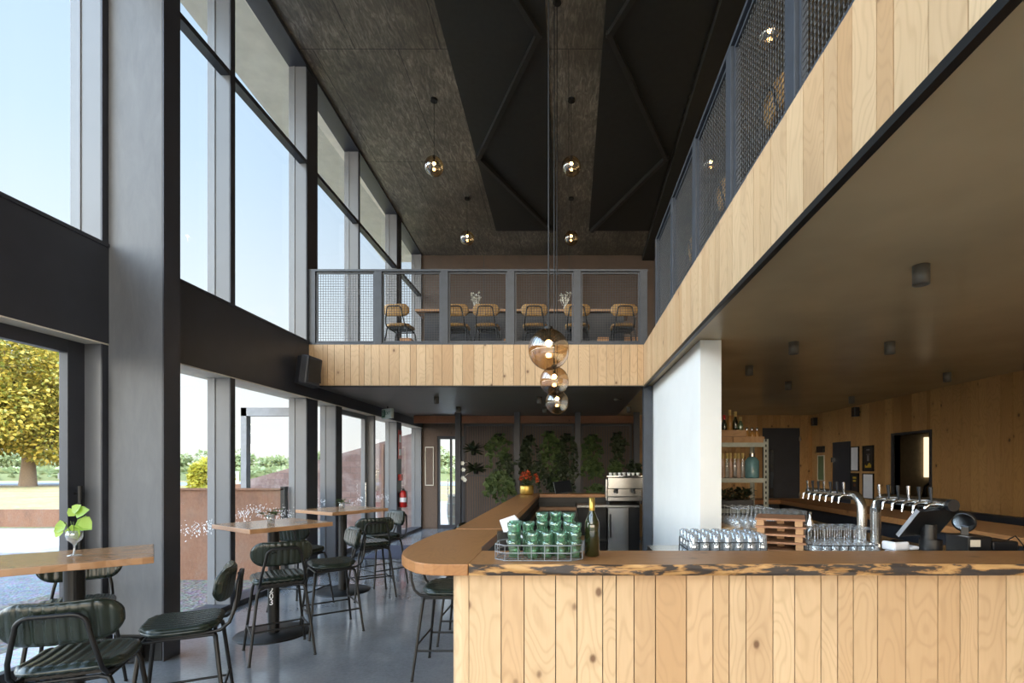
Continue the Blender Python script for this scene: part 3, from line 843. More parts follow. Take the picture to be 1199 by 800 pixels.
def make_stool(label, mat, cat='bar stool', group=None):
    """faces +Y"""
    root = empty('bar_stool', (0, 0, 0), 0, label, cat, group)
    s = pad_mesh(.42, .40, .055, .13, .046, axis='seat').build('seat', mat, root); s.location = (0, .0, SH - .02)
    bk = pad_mesh(.46, .205, .05, .10, .046, bend=.05, axis='back').build('backrest', mat, root); bk.location = (0, -.235, .885)
    bk.rotation_euler = (R(9), 0, 0)
    z0 = SH - .055
    # back frame: from the sides of the seat, sweeping back and up over the pad's rear
    def side(sx):
        return [(sx * .165, .12, z0), (sx * .165, -.10, z0), (sx * .165, -.20, z0 + .01), (sx * .163, -.245, z0 + .05), (sx * .155, -.268, z0 + .12)]
    crn = [(.125 - .055 + .055 * math.cos(a), -.284 - .010 * math.sin(a), z0 + .265 + .055 * math.sin(a)) for a in [PI / 2 * i / 6 for i in range(7)]]
    pts = side(-1) + [(-.138, -.280, z0 + .20)] + [(-x, y, z) for x, y, z in crn] + crn[::-1] + [(.138, -.280, z0 + .20)] + side(1)[::-1]
    b = MB().tube(pts, .0105, 8)
    b.sphere((.06, -.288, z0 + .32), .012, 8, 6).sphere((-.06, -.288, z0 + .32), .012, 8, 6)
    b.build('back_frame', M['black_metal'], root)
    b = MB().tube([(-.17, .17, z0 - .012), (.17, .17, z0 - .012)], .009, 8).tube([(-.17, -.16, z0 - .012), (.17, -.16, z0 - .012)], .009, 8)
    b.tube([(-.165, .17, z0 - .012), (-.165, -.16, z0 - .012)], .009, 8).tube([(.165, .17, z0 - .012), (.165, -.16, z0 - .012)], .009, 8)
    b.box(-.15, .15, -.15, .15, z0 - .003, z0 + .012)
    b.build('seat_frame', M['black_metal'], root)
    for sx in (-1, 1):
        for sy in (-1, 1):
            lg = MB().tube([(sx * .13, sy * .165, z0 - .012), (sx * .165, sy * .175, z0 - .022), (sx * .178, sy * .18, z0 - .06), (sx * .24, sy * .24, .006)], [.0125, .0125, .0125, .0105], 8)
            lg.cyl((sx * .24, sy * .24, 0), .013, 0, .012, 8)
            lg.build('leg', M['black_metal'], root)
    def at(sx, sy, z):
        t_ = (z0 - .06 - z) / (z0 - .066); return (sx * (.178 + .062 * t_), sy * (.18 + .06 * t_), z)
    for (a, b_, z) in (((-1, 1), (1, 1), .20), ((-1, -1), (1, -1), .26), ((-1, -1), (-1, 1), .22), ((1, -1), (1, 1), .22)):
        MB().tube([at(*a, z), at(*b_, z)], .008, 8).build('stretcher', M['black_metal'], root)
    return root
def put(root, x, y, f, z=0):
    root.location = (x, y, z); root.rotation_euler = (0, 0, math.atan2(f[1], f[0]) - PI / 2)
st0 = make_stool('dark green stool seen from behind at the nearest table, bottom left corner', M['green_leather'])
put(st0, -2.42, 2.55, (-.39, .92))
def more(label, x, y, f, z=0, group=None, src=st0):
    c = copy_tree(src); c['label'] = label
    if group: c['group'] = group
    put(c, x, y, f, z); return c
more('dark green stool on the far side of the nearest table, backrest just under its top', -3.38, 3.50, (.55, -.83))
more('dark green stool right of the blade column, facing left with its backrest on the right', -2.34, 3.12, (-.88, -.47))
more('dark green stool seen from behind in front of the middle table marked 203', -2.50, 4.42, (-.6, .8))
more('dark green stool right of the middle table, facing the windows', -2.34, 5.05, (-.80, -.6))
more('dark green stool half hidden between the middle and far tables', -3.05, 5.85, (.15, .98))
more('black looking stool seen from behind in front of the far table', -2.46, 6.38, (-.55, .83))
more('dark green stool beyond the far table with its pale lit backrest facing us', -2.56, 7.05, (-.68, -.73))
more('nearest stool tucked under the rounded end of the bar', -.93, 4.06, (1, 0))
more('second stool from the front under the left side of the bar', -.93, 4.80, (1, 0))
more('third stool from the front under the left side of the bar, mostly hidden', -.93, 5.55, (1, 0))

# ================================================================== PEDESTAL TABLES
def make_table(label, wd=.76, dp=.74, seed=1, number=None):
    root = empty('pedestal_table', (0, 0, 0), 0, label, 'table'); r = random.Random(seed)
    b = MB(); k = 5; poly = []
    hw, hd = wd / 2, dp / 2; m = 14
    for i in range(m): poly.append((-hw + wd * i / m, -hd + r.uniform(-.006, .006)))
    for i in range(m): poly.append((hw + r.uniform(-.001, .001), -hd + dp * i / m))
    for i in range(m): poly.append((hw - wd * i / m, hd + r.uniform(-.006, .006)))
    for i in range(m): poly.append((-hw, hd - dp * i / m))
    b.prism(poly, 1.02, 1.06); b.r = [.4] * len(b.f); b.r[0] = .41
    b.build('tabletop', M['table_wood'], root, .003)
    MB().cyl((0, 0, 0), .05, .012, 1.012, 24).build('pole', M['black_metal'], root)
    MB().cyl((0, 0, 0), .06, 1.008, 1.02, 20).box(-.2, .2, -.03, .03, 1.008, 1.02).box(-.03, .03, -.2, .2, 1.008, 1.02).build('mounting_plate', M['black_metal'], root)
    MB().lathe([(1e-4, 0), (.33, 0), (.335, .006), (.33, .012), (.07, .016), (1e-4, .016)], seg=48).build('base', M['black_metal'], root)
    return root
t1 = make_table('wooden high table at far left with a leafy sprig in a stemmed glass', .75, .65, 1)
t1.location = (-2.996, 3.105, 0); t1.rotation_euler = (0, 0, R(39))
t2 = make_table('middle wooden high table marked 203 on its black pole', .76, .74, 2)
t2.location = (-2.84, 4.93, 0); t2.rotation_euler = (0, 0, math.atan2(.66, .44) )
tz = (0, 0, 1.06)
t3 = make_table('far wooden high table near the entrance door', .80, .78, 3)
t3.location = (-2.92, 6.62, 0); t3.rotation_euler = (0, 0, math.atan2(.65, .41))
# number, one digit under the other, facing the camera
ang = math.atan2(-(-2.84), 4.93)
for i, ch in enumerate('203'):
    az = math.atan2(-4.93, 2.84)      # direction table -> camera
    off = R(-22)
    dx, dy = math.cos(az + off) * .0512, math.sin(az + off) * .0512
    o = text_part('numeral', ch, .078, t2, (0, 0, 0), (0, 0, 0), M['lettering'])
    rz2 = t2.rotation_euler[2]
    o.location = (dx * math.cos(-rz2) - dy * math.sin(-rz2), dx * math.sin(-rz2) + dy * math.cos(-rz2), .425 - i * .058)
    o.rotation_euler = (R(90), 0, az + off + PI / 2 - rz2)

# table plants
def stem_glass(name, loc, label):
    root = empty(name, loc, 0, label, 'vase')
    MB().lathe([(1e-4, .001), (.034, .001), (.034, .004), (.006, .010), (.0045, .06), (.012, .075), (.036, .10), (.042, .125), (.038, .155), (.0365, .155), (.040, .125), (.034, .102), (.008, .08)], seg=24).build('goblet', M['clear_glass'], root)
    return root
g1 = stem_glass('stemmed_vase', (-3.01, 3.12, 1.06), 'stemmed clear glass holding lime green leaves on the nearest table')
b = MB(); r = random.Random(3)
for (lx, lz, dx, dz, L) in ((-.03, .20, -1, -.7, .09), (.02, .22, .9, -.6, .11), (.03, .26, 1, .25, .09), (.0, .19, .3, -1, .10), (-.01, .24, -.5, .8, .06), (-.05, .18, -.6, -1, .08), (.05, .23, .8, -.9, .09), (.01, .27, .7, .5, .07)):
    b.leaf((lx, r.uniform(-.03, .02), lz), (dx, r.uniform(-.3, .1), dz), (0, -1, .35), L, L * .85, rnd=r.random())
b.build('leaves', M['leaf_lime'], g1)
b = MB()
for k in range(7):
    a = k * .9; b.tube([(0, 0, .09), (math.cos(a) * .02, math.sin(a) * .02, .15), (math.cos(a) * .05, math.sin(a) * .05, .21)], .0018, 5)
b.build('stems', M['stem'], g1)
def tumbler_plant(loc, label, sc_=1):
    root = empty('tumbler_vase', loc, 0, label, 'vase')
    MB().lathe([(1e-4, .001), (.032, .001), (.036, .085), (.0345, .085), (.030, .006), (1e-4, .006)], seg=20).build('tumbler', M['clear_glass'], root)
    b = MB(); r = random.Random(hash(label) % 100 if False else len(label))
    for k in range(22):
        a = r.uniform(0, 2 * PI); q = r.uniform(.01, .06); h = r.uniform(.07, .13)
        b.leaf((math.cos(a) * q, math.sin(a) * q, h), (math.cos(a), math.sin(a), r.uniform(-.3, .6)), (0, 0, 1), r.uniform(.04, .07), .042, rnd=r.random())
    b.build('leaves', M['leaf_mid'], root)
    b = MB()
    for k in range(6):
        a = k; b.tube([(0, 0, .01), (math.cos(a) * .03, math.sin(a) * .03, .10)], .0018, 5)
    b.build('stems', M['stem'], root); return root
tumbler_plant((-2.86, 4.92, 1.06), 'clear tumbler of green leaves on the middle table marked 203')
tumbler_plant((-2.93, 6.62, 1.06), 'clear tumbler of green leaves on the far table')
tag(MB().box(-.05, .05, -.035, .035, 0, .004).build('coaster', M['grey_plastic'], None, 0, (-2.6, 4.98, 1.06), .6), 'flat grey card lying on the middle table', 'card')
tag(MB().box(-3.62, -2.78, 8.9, 10.4, 0, .012).build('door_mat', M['mat'], None, .003), 'dark purple grey mat on the floor inside the entrance', 'mat')

# ================================================================== BAR
bar = empty('bar_counter', (0, 0, 0), 0, 'long pale pine fronted bar with brown slab top and live edge', 'bar counter')
# curved end planks
b = MB()
planks(b, (-.53, 2.71), (3.9, 2.71), 0, 1.035, (0, -1), .025, .07, .175, seed=52, gap=.005)
planks(b, (-.63, 9.5), (-.63, 2.81), 0, 1.035, (-1, 0), .025, .10, .2, seed=53)
segs = 8
for i in range(segs):
    a0 = PI + (PI / 2) * i / segs; a1 = PI + (PI / 2) * (i + 1) / segs
    cx, cy, ro, ri = -.53, 2.81, .10, .075
    b.prism([(cx + ro * math.cos(a0), cy + ro * math.sin(a0)), (cx + ro * math.cos(a1), cy + ro * math.sin(a1)),
             (cx + ri * math.cos(a1), cy + ri * math.sin(a1)), (cx + ri * math.cos(a0), cy + ri * math.sin(a0))], 0, 1.035, rnd=.12 + .05 * (i // 3))
b.build('front_boards', M['pine'], bar)
b = MB().box(-.5, 3.88, 2.74, 2.80, 0, 1.03).box(-.60, -.56, 2.8, 9.5, 0, 1.03).box(-.60, 3.88, 2.60 + .16, 3.0, 1.028, 1.038)
b.build('carcass', M['black_metal'], bar)
# live edge front slab
b = MB(); r = random.Random(8); nx = 260; nz = 5; x0, x1 = -.517, 3.9
import math as _m
def edge(x, k):
    return .010 * _m.sin(x * 2.3 + 1) + .006 * _m.sin(x * 7.1 + k) + .004 * _m.sin(x * 19 + k * 2) + .012 * (1 - (k / nz - .6) ** 2)
vs = []
for i in range(nx + 1):
    x = x0 + (x1 - x0) * i / nx; q = min(1, (x - x0) / .05)
    for k in range(nz + 1): vs.append((x, 2.645 - edge(x, k) * q * (1 if k not in (0,) else .2), 1.04 + .06 * k / nz))
fs = [(i * (nz + 1) + k, (i + 1) * (nz + 1) + k, (i + 1) * (nz + 1) + k + 1, i * (nz + 1) + k + 1) for i in range(nx) for k in range(nz)]
b.add(vs, fs, smooth=True, mi=1)
vs2 = []
for i in range(nx + 1):
    x = x0 + (x1 - x0) * i / nx; q = min(1, (x - x0) / .05)
    vs2.append((x, 2.645 - edge(x, nz) * q, 1.10)); vs2.append((x, 3.06, 1.10))
b.add(vs2, [(2 * i, 2 * i + 2, 2 * i + 3, 2 * i + 1) for i in range(nx)], mi=0, rnd=.35)
b.box(x0, x1, 2.66, 3.06, 1.04, 1.098, mi=0, rnd=.3)
b.build('front_slab', [M['bar_wood'], M['bark']], bar)
poly = [(-.519, 2.635), (-.64, 2.632), (-.70, 2.640), (-.755, 2.66), (-.81, 2.70), (-.865, 2.77), (-.91, 2.84), (-.955, 2.93), (-.99, 3.06), (-1.01, 3.22), (-1.016, 3.42), (-1.012, 3.62), (-1.0, 3.84), (-.97, 4.0), (-.93, 4.11), (-.53, 4.11), (-.545, 3.2), (-.519, 3.06)]
b = MB().prism(poly[::1][::-1], 1.04, 1.10, rnd=.2); b.r[0] = .21; b.build('rounded_end_slab', M['bar_wood_y'], bar, .004)
b = MB().box(-.92, -.54, 4.16, 9.45, 1.04, 1.10, rnd=.55); b.r[0] = .56; b.build('side_slab', M['bar_wood_y'], bar, .004)
MB().box(-.62, -.535, 4.11, 4.16, 1.0, 1.095).build('slab_joint', M['black_metal'], bar)
b = MB().box(-.92, 1.3, 9.45, 9.85, 1.04, 1.10, rnd=.5); b.r[0] = .51; b.build('rear_slab', M['bar_wood'], bar, .004)
MB().box(-.6, 1.3, 9.50, 9.53, 0, 1.04).build('rear_panel', M['black_metal'], bar)

# worktops inside the bar
wt = empty('worktop_cabinet', (0, 0, 0), 0, 'black glossy work counter running inside the left arm of the bar', 'work counter')
MB().box(-.55, .12, 6.0, 9.45, .90, .95).build('top', M['black_gloss'], wt, .003)
MB().box(-.55, .10, 6.05, 9.45, 0, .90).build('body', M['black_plastic'], wt)
wr = empty('back_counter', (0, 0, 0), 0, 'dark rear counter with stainless fridge door under the coffee machine', 'work counter')
MB().box(.14, 1.2, 8.72, 9.48, .91, .95).build('top', M['steel'], wr, .003)
MB().box(.16, .66, 9.0, 9.48, 0, .91).box(1.02, 1.2, 8.75, 9.48, 0, .91).box(.16, 1.2, 8.75, 9.48, 0, .08).build('body', M['black_plastic'], wr)
MB().box(.67, 1.02, 8.74, 9.48, .08, .90).build('fridge_door', M['steel'], wr, .004)
MB().box(.70, .72, 8.70, 8.74, .4, .8).build('handle', M['black_metal'], wr)
MB().box(.16, .66, 8.78, 9.0, .3, .33).build('shelf', M['black_metal'], wr)
tag(MB().box(.2, .45, 8.82, 8.98, .33, .40).build('carton', M['crate_wood'], None, .003), 'small brown carton on the low shelf under the rear counter', 'box')
lg_ = empty('service_bench', (0, 0, 0), 0, 'stainless service bench just behind the front bar top', 'work counter')
MB().box(.58, 3.0, 3.08, 3.80, .98, 1.02).build('top', M['steel'], lg_, .003)
MB().box(.60, 2.98, 3.12, 3.78, 0, .98).build('body', M['black_plastic'], lg_)
ts = empty('tap_counter', (0, 0, 0), 0, 'dark beer tap counter running back behind the service bench', 'work counter')
MB().box(1.95, 2.65, 3.82, 5.84, .98, 1.02).build('top', M['steel'], ts, .003)
MB().box(1.97, 2.63, 3.84, 5.84, 0, .98).build('body', M['black_plastic'], ts)
rc = empty('rear_bar_counter', (0, 0, 0), 0, 'amber wood topped counter with dark front along the right of the lounge', 'bar counter')
b = MB().box(3.2, 3.85, 3.0, 8.2, 1.04, 1.10, rnd=.4); b.r[0] = .41; b.build('top', M['bar_wood_y'], rc, .004)
MB().box(3.26, 3.8, 3.0, 8.2, 0, 1.04).build('body', M['charcoal'], rc)
rd = empty('rear_bar_counter', (0, 0, 0), 0, 'amber wood topped counter crossing in front of the lounge back wall', 'bar counter')
b = MB().box(1.5, 3.19, 7.7, 8.3, 1.04, 1.10, rnd=.4); b.r[0] = .41; b.build('top', M['bar_wood'], rd, .004)
MB().box(1.5, 3.19, 7.76, 8.25, 0, 1.04).build('body', M['charcoal'], rd)
# bench seat backs against the right wall
bs = empty('banquette', (0, 0, 0), 0, 'long dark blue upholstered banquette along the right timber wall', 'banquette')
MB().box(5.15, 5.6, 3.2, 7.7, .42, .50).build('seat', M['charcoal'], bs, .02)
MB().box(5.48, 5.6, 3.2, 7.7, .50, .98).build('backrest', M['charcoal'], bs, .02)
MB().box(5.2, 5.6, 3.2, 7.7, 0, .42).build('plinth', M['pine_warm'], bs)

# --- wine bottle
def bottle(name, loc, label, mat, h=.315, r=.041, cat='bottle', cap=None, capm=None, labelm=None, group=None, seg=24):
    root = empty(name, loc, 0, label, cat, group); s_ = h / .315
    MB().lathe([(1e-4, .006), (r * .7, .001), (r, .006), (r, .165 * s_), (r * .92, .19 * s_), (r * .55, .225 * s_), (.0145, .245 * s_), (.014, .305 * s_), (.0155, .307 * s_), (.0155, .315 * s_), (1e-4, .315 * s_)], seg=seg).build('glass', mat, root)
    if cap: MB().lathe([(.0158, .248 * s_), (.0165, .25 * s_), (.0165, .318 * s_), (1e-4, .319 * s_)], seg=16).build('capsule', capm, root)
    if labelm: MB().lathe([(r + .0006, .04), (r + .0006, .12)], seg=seg).build('paper_label', labelm, root)
    return root
bottle('wine_bottle', (.13, 2.87, 1.10), 'dark green wine bottle with gold neck standing on the bar', M['dark_bottle'], .325, .042, cap=True, capm=M['gold'], seg=32)

# --- wire crate of stacked green tumblers
def wire_crate(loc, label, wd, dp, ht, mat, nx=10, cut=.06, rz=0, rows=(0, .5, 1), group=None):
    root = empty('wire_crate', loc, rz, label, 'crate', group); b = MB()
    hw, hd = wd / 2, dp / 2
    loop = [(-hw + cut, -hd), (hw - cut, -hd), (hw, -hd + cut), (hw, hd - cut), (hw - cut, hd), (-hw + cut, hd), (-hw, hd - cut), (-hw, -hd + cut)]
    for q in rows:
        z = .006 + (ht - .006) * q
        for (a, c_) in zip(loop, loop[1:] + loop[:1]): b.tube([(*a, z), (*c_, z)], .003, 6)
    for k in range(nx + 1):
        x = -hw + cut + (wd - 2 * cut) * k / nx
        if k % 2 == 0:
            for y in (-hd, hd): b.tube([(x, y, .006), (x, y, ht)], .0022, 5)
    for (x, y) in [(-hw, -hd + cut), (-hw, hd - cut), (hw, -hd + cut), (hw, hd - cut), (-hw, 0), (hw, 0)]:
        b.tube([(x, y, .006), (x, y, ht)], .0022, 5)
    b.build('wire_sides', mat, root)
    b = MB(); k = int(wd / .022)
    for i in range(1, k):
        x = -hw + wd * i / k; e_ = hd - max(0, cut - (hw - abs(x))); b.tube([(x, -e_, .006), (x, e_, .006)], .0018, 5)
    for y in (-hd * .5, 0, hd * .5): b.tube([(-hw, y, .004), (hw, y, .004)], .0022, 5)
    b.build('wire_floor', mat, root)
    return root
wire_crate((-.16, 2.83, 1.10), 'grey wire crate of stacked green tumblers on the bar corner', .47, .26, .085, M['grey_plastic'], rz=R(-1))
tum = None; r = random.Random(2)
cols = [(-.300, 2.79, 3), (-.225, 2.84, 3), (-.195, 2.765, 2), (-.15, 2.88, 4), (-.118, 2.775, 2), (-.075, 2.85, 3), (-.042, 2.77, 2), (.000, 2.85, 4), (-.30, 2.88, 3), (-.075, 2.925, 4), (.035, 2.775, 3)]
nm = ['stack nearest the left end', 'second stack from the left', 'low front stack left of centre', 'tall rear stack at centre', 'low front stack at centre', 'stack right of centre', 'low front stack right of centre', 'stack near the right end', 'rear left stack', 'tall rear right stack', 'low stack in the front right corner']
for ci, (x, y, k) in enumerate(cols):
    for j in range(k):
        if tum is None:
            prof = [(1e-4, .0), (.024, .0), (.027, .004), (.0265, .03), (.030, .045), (.0295, .06), (.034, .068), (.036, .092), (.0345, .092), (.0325, .07), (.028, .062), (.0285, .046), (.025, .032), (.024, .010), (1e-4, .010)]
            tum = MB().lathe(prof, seg=18).build('green_tumbler', M['green_glass']); o = tum
        else:
            o = tum.copy(); C.objects.link(o)
        o.location = (x, y, 1.1095 + j * .048)
        pos = 'topmost' if j == k - 1 else ('bottom' if j == 0 else 'middle')
        if k == 4 and j in (1, 2): pos = 'second lowest' if j == 1 else 'second highest'
        tag(o, 'green tumbler, %s of the %s in bar crate' % (pos, nm[ci]), 'tumbler', 'green tumblers in the wire crate')
# menus
b = MB(); mn = empty('menu_holder', (-.35, 3.16, 1.20), R(10), 'black holder with loose white menu sheets behind the tumbler crate', 'menu holder')
MB().box(-.09, .09, -.02, .06, -.25, .0).build('holder', M['black_plastic'], mn)
for k in range(4):
    m_ = Matrix.Translation((0, .0 + k * .014, .0)) @ Matrix.Rotation(R(-18 + 5 * k), 4, 'Y') @ Matrix.Rotation(R(-28), 4, 'X')
    MB().box(-.05, .05, -.001, .001, -.06, .10 - k * .008, m_).build('menu_sheet', M['white'], mn)
tag(MB().box(.055, .135, 3.2, 3.22, .70, 1.14).box(.07, .12, 3.22, 3.3, .65, .72).box(.05,.14,3.19,3.31,.0,.66).build('glass_washer', M['grey_plastic'], None, .004), 'slim grey metal panel standing behind the tumbler crate', 'appliance')

# --- clear glasses in crates
def many(proto, spots, label, cat, group):
    for i, (x, y, z) in enumerate(spots):
        o = proto if i == 0 else proto.copy()
        if i: C.objects.link(o)
        o.location = (x, y, z)
        n_ = NCOL[0]; c_, rw = i % n_, i // n_
        cn = ['leftmost', 'second from left', 'third from left', 'fourth from left', 'fifth from left', 'sixth from left', 'rightmost'] if n_ == 7 else ['leftmost', 'second from left', 'third from left', 'fourth from left', 'fifth from left', 'rightmost']
        if n_ == 5: cn = ['leftmost', 'second from left', 'middle', 'second from right', 'rightmost']
        rn = ['front', 'second', 'third', 'rear'] if len(spots) // n_ == 4 else ['front', 'second', 'middle', 'fourth', 'rear']
        tag(o, '%s in %s row, %s' % (cn[c_], rn[rw], label), cat, group)
NCOL = [7]
wire_crate((1.0, 3.36, 1.02), 'black wire crate of upturned clear glasses against the white wall', .50, .36, .11, M['black_metal'], nx=12)
pr = MB().lathe([(.036, .0), (.037, .004), (.034, .06), (.029, .145), (.022, .150), (1e-4, .146), (.022, .143), (.027, .14), (.032, .06), (.0355, .0)], seg=14).build('clear_glass', M['clear_glass'])
many(pr, [(1.0 - .215 + .0715 * i, 3.36 - .135 + .09 * j, 1.0295) for j in range(4) for i in range(7)], 'clear glass in crate against white wall', 'glass', 'upturned glasses in the left crate')
wire_crate((1.735, 3.36, 1.02), 'black wire crate of upturned wine glasses left of the steel taps', .44, .36, .09, M['black_metal'], nx=12)
pr = MB().lathe([(.030, .0), (.036, .03), (.034, .06), (.018, .085), (.004, .095), (.0035, .17), (.006, .174), (.033, .178), (.034, .180), (1e-4, .182), (.004, .176)], seg=14).build('wine_glass', M['clear_glass'])
pr.data.transform(Matrix.Diagonal((.85, .85, 1, 1)))
many(pr, [(1.735 - .186 + .062 * i, 3.36 - .135 + .09 * j, 1.0295) for j in range(4) for i in range(7)], 'wine glass in crate left of taps', 'wine glass', 'upturned wine glasses in the right crate')
pr = MB().lathe([(.030, .0), (.036, .03), (.034, .06), (.018, .085), (.004, .095), (.0035, .17), (.033, .178), (1e-4, .182)], seg=10).build('wine_glass', M['clear_glass'])
NCOL[0] = 5
many(pr, [(1.55 + .08 * i, 4.7 + .10 * j, 1.04) for j in range(5) for i in range(5)], 'wine glass on bench behind white wall', 'wine glass', 'wine glasses behind the white wall')
tb = empty('glass_bench', (0, 0, 0), 0, 'dark bench of wine glasses between white wall and tap counter', 'work counter')
MB().box(1.46, 1.94, 4.5, 5.84, .99, 1.04).build('top', M['pine_warm'], tb, .003)
MB().box(1.5, 1.92, 4.5, 5.84, 0, .99).build('body', M['black_plastic'], tb)
wire_crate((2.28, 5.55, 1.02), 'black wire rack of glasses at the far end of the tap counter', .50, .40, .08, M['black_metal'], nx=10)
pr = MB().lathe([(.034, .0), (.036, .004), (.030, .11), (1e-4, .112)], seg=10).build('clear_glass', M['clear_glass'])
NCOL[0] = 6
many(pr, [(2.28 - .2 + .08 * i, 5.55 - .15 + .10 * j, 1.0295) for j in range(4) for i in range(6)], 'clear glass in rack behind first taps', 'glass', 'glasses in the far rack')

# --- stack of wooden trays
nmz = ['bottom', 'second', 'third', 'fourth', 'topmost']
for k in range(5):
    root = empty('wooden_tray', (1.42, 3.44, 1.02 + k * .05), R(-24 + 1.5 * (k % 2)), '%s slatted brown wooden tray of the stack between the glass crates' % (nmz[k] if k in (0, 4) else nmz[k] + ' lowest'), 'tray', 'stacked wooden trays')
    b = MB()
    for i in range(4): b.box(-.15, .15, -.17 + i * .087, -.17 + i * .087 + .078, .036, .048, rnd=rg.random())
    b.build('slats', M['pallet_wood'], root)
    for (x, y) in ((-.14, -.16), (.09, -.16), (-.14, .12), (.09, .12), (-.02, -.02)):
        b = MB(); b.box(x, x + .045, y, y + .045, 0, .036, rnd=.4); b.r[0] = .5; b.build('runner', M['crate_wood'], root)

# --- beer taps
def tap_tower(loc, direction, nt_, label):
    root = empty('beer_tap_tower', loc, 0, label, 'beer tap'); s_ = direction; H = .36
    L = .12 + .105 * nt_
    pts = [(0, 0, 0), (0, 0, H - .12)] + [(0, s_ * (.11 - .11 * math.cos(a)), H - .12 + .11 * math.sin(a)) for a in [PI / 2 * i / 6 for i in range(1, 7)]] + [(0, s_ * L, H - .01)]
    MB().tube(pts, .036, 20).build('tower_pipe', M['steel'], root)
    MB().tube([(0, s_ * L, H - .01), (0, s_ * (L + .03), H - .01)], .0365, 20).build('end_cap', M['black_plastic'], root)
    MB().cyl((0, 0, 0), .055, 0, .012, 24).build('flange', M['chrome'], root)
    for i in range(nt_):
        y = s_ * (.15 + .105 * i)
        MB().tube([(-.03, y, H - .01), (-.075, y, H - .012), (-.10, y, H - .03), (-.105, y, H - .075)], [.011, .012, .010, .008], 10).build('spout', M['chrome'], root)
        MB().tube([(-.06, y, H), (-.062, y, H + .03), (-.066, y, H + .095)], [.006, .008, .013], 10).build('tap_handle', M['black_plastic'] if i % 3 else M['chrome'], root)
    return root
tap_tower((2.30, 4.02, 1.02), 1, 7, 'curved steel beer tap tower pointing back towards the posters')
tap_tower((2.30, 3.84, 1.02), -1, 6, 'curved steel beer tap tower reaching towards the black payment screen')
tag(MB().lathe([(1e-4, 0), (.035, 0), (.03, .10), (.012, .15), (.012, .2), (1e-4, .2)], seg=14).build('spray_bottle', M['chrome'], None, 0, (2.05, 4.35, 1.02)), 'small chrome mixer tap standing left of the beer towers', 'tap')
cm = empty('card_reader', (2.06, 3.22, 1.02), R(15), 'small white card reader lying at the foot of the steel tap', 'card reader')
MB().box(-.07, .05, -.05, .05, .06, .115).box(-.06, .02, -.04, .04, 0, .06).box(.06, .13, -.05, .05, .06, .085).build('case', M['white'], cm, .012)
MB().box(-.055, .035, -.04, .04, .115, .118).build('screen', M['black_gloss'], cm)

# --- POS terminal
ps = empty('payment_terminal', (2.26, 3.20, 1.02), 0, 'black tilted payment screen on a thick round stand behind the bar', 'payment terminal')
b = MB(); b.lathe([(.062, 0), (.062, .13)], seg=28)
b.cyl((0, 0, 0), .0618, 0, .125, 28); b.build('stand', M['black_plastic'], ps)
wv = Vector((.35, .143, .0)).normalized(); uv = Vector((.0486, -.12, .1726)); uv = (uv - wv * uv.dot(wv)).normalized(); nv_ = uv.cross(wv)   # nv_ points to the screen face
mm = Matrix(((wv.x, nv_.x, uv.x, .0), (wv.y, nv_.y, uv.y, .02), (wv.z, nv_.z, uv.z, .235), (0, 0, 0, 1)))
MB().box(-.19, .19, -.012, .012, -.108, .108, mm).build('screen_shell', M['black_plastic'], ps, .006)
MB().box(-.18, .18, .0122, .0135, -.10, .10, mm).build('screen', M['black_gloss'], ps)
MB().box(-.197, -.1905, -.012, .012, -.106, .106, mm).build('side_edge', M['grey_plastic'], ps)
MB().tube([(0, .02, .12), (0, .02, .22)], .045, 16).build('neck', M['black_plastic'], ps)
rp2 = empty('receipt_printer', (2.70, 3.40, 1.02), 0, 'black receipt printer with pale paper beside the payment screen', 'printer')
MB().box(-.13, .03, -.10, .10, 0, .13).box(.03, .20, -.10, .10, 0, .10).build('case', M['black_plastic'], rp2, .01)
MB().box(-.115, -.05, -.103, -.1005, .065, .11).build('paper', M['cream'], rp2)
MB().tube([(.2, 0, .09), (.28, .02, .12), (.34, .03, .06), (.36, .03, .005)], .004, 6).build('cable', M['black_plastic'], rp2)
cd = empty('customer_display', (2.64, 3.42, 1.15), R(-30), 'round backed display with bright face standing on the receipt printer', 'display')
dz = MB().lathe([(1e-4, -.035), (.05, -.035), (.066, -.01), (.068, .015), (.060, .018)], seg=28).build('dish', M['black_plastic'], cd)
dz.rotation_euler = (R(105), 0, R(-20)); dz.location = (0, 0, .085)
dz = MB().lathe([(.060, .012), (1e-4, .012)], seg=28).build('face', M['chrome'], cd); dz.rotation_euler = (R(105), 0, R(-20)); dz.location = (0, 0, .085)
MB().box(-.02, .02, -.02, .02, 0, .05).build('foot', M['black_plastic'], cd)

# --- espresso machine
es = empty('espresso_machine', (.98, 9.1, .95), 0, 'stainless two group espresso machine on the rear counter', 'coffee machine')
MB().box(-.30, .32, -.20, .20, .06, .12).build('drip_tray', M['steel'], es, .004)
MB().box(-.30, .32, -.02, .20, .12, .48).box(-.30, .32, -.22, .20, .27, .47).build('body', M['steel'], es, .012)
MB().box(-.32, .34, -.20, .20, .48, .50).build('cup_rail', M['chrome'], es, .004)
MB().box(-.34, -.31, -.2, .2, .06, .44).build('side_panel', M['steel'], es, .01)
for x in (-.15, .15):
    MB().cyl((x, -.12, 0), .035, .20, .27, 16).tube([(x, -.12, .215), (x, -.30, .205)], .012, 8).build('group_head', M['black_plastic'], es)
for (x, y) in ((-.28, -.16), (.28, -.16), (-.28, .16), (.28, .16)): MB().cyl((x, y, 0), .018, 0, .06, 10).build('foot', M['black_plastic'], es)
cupm = None
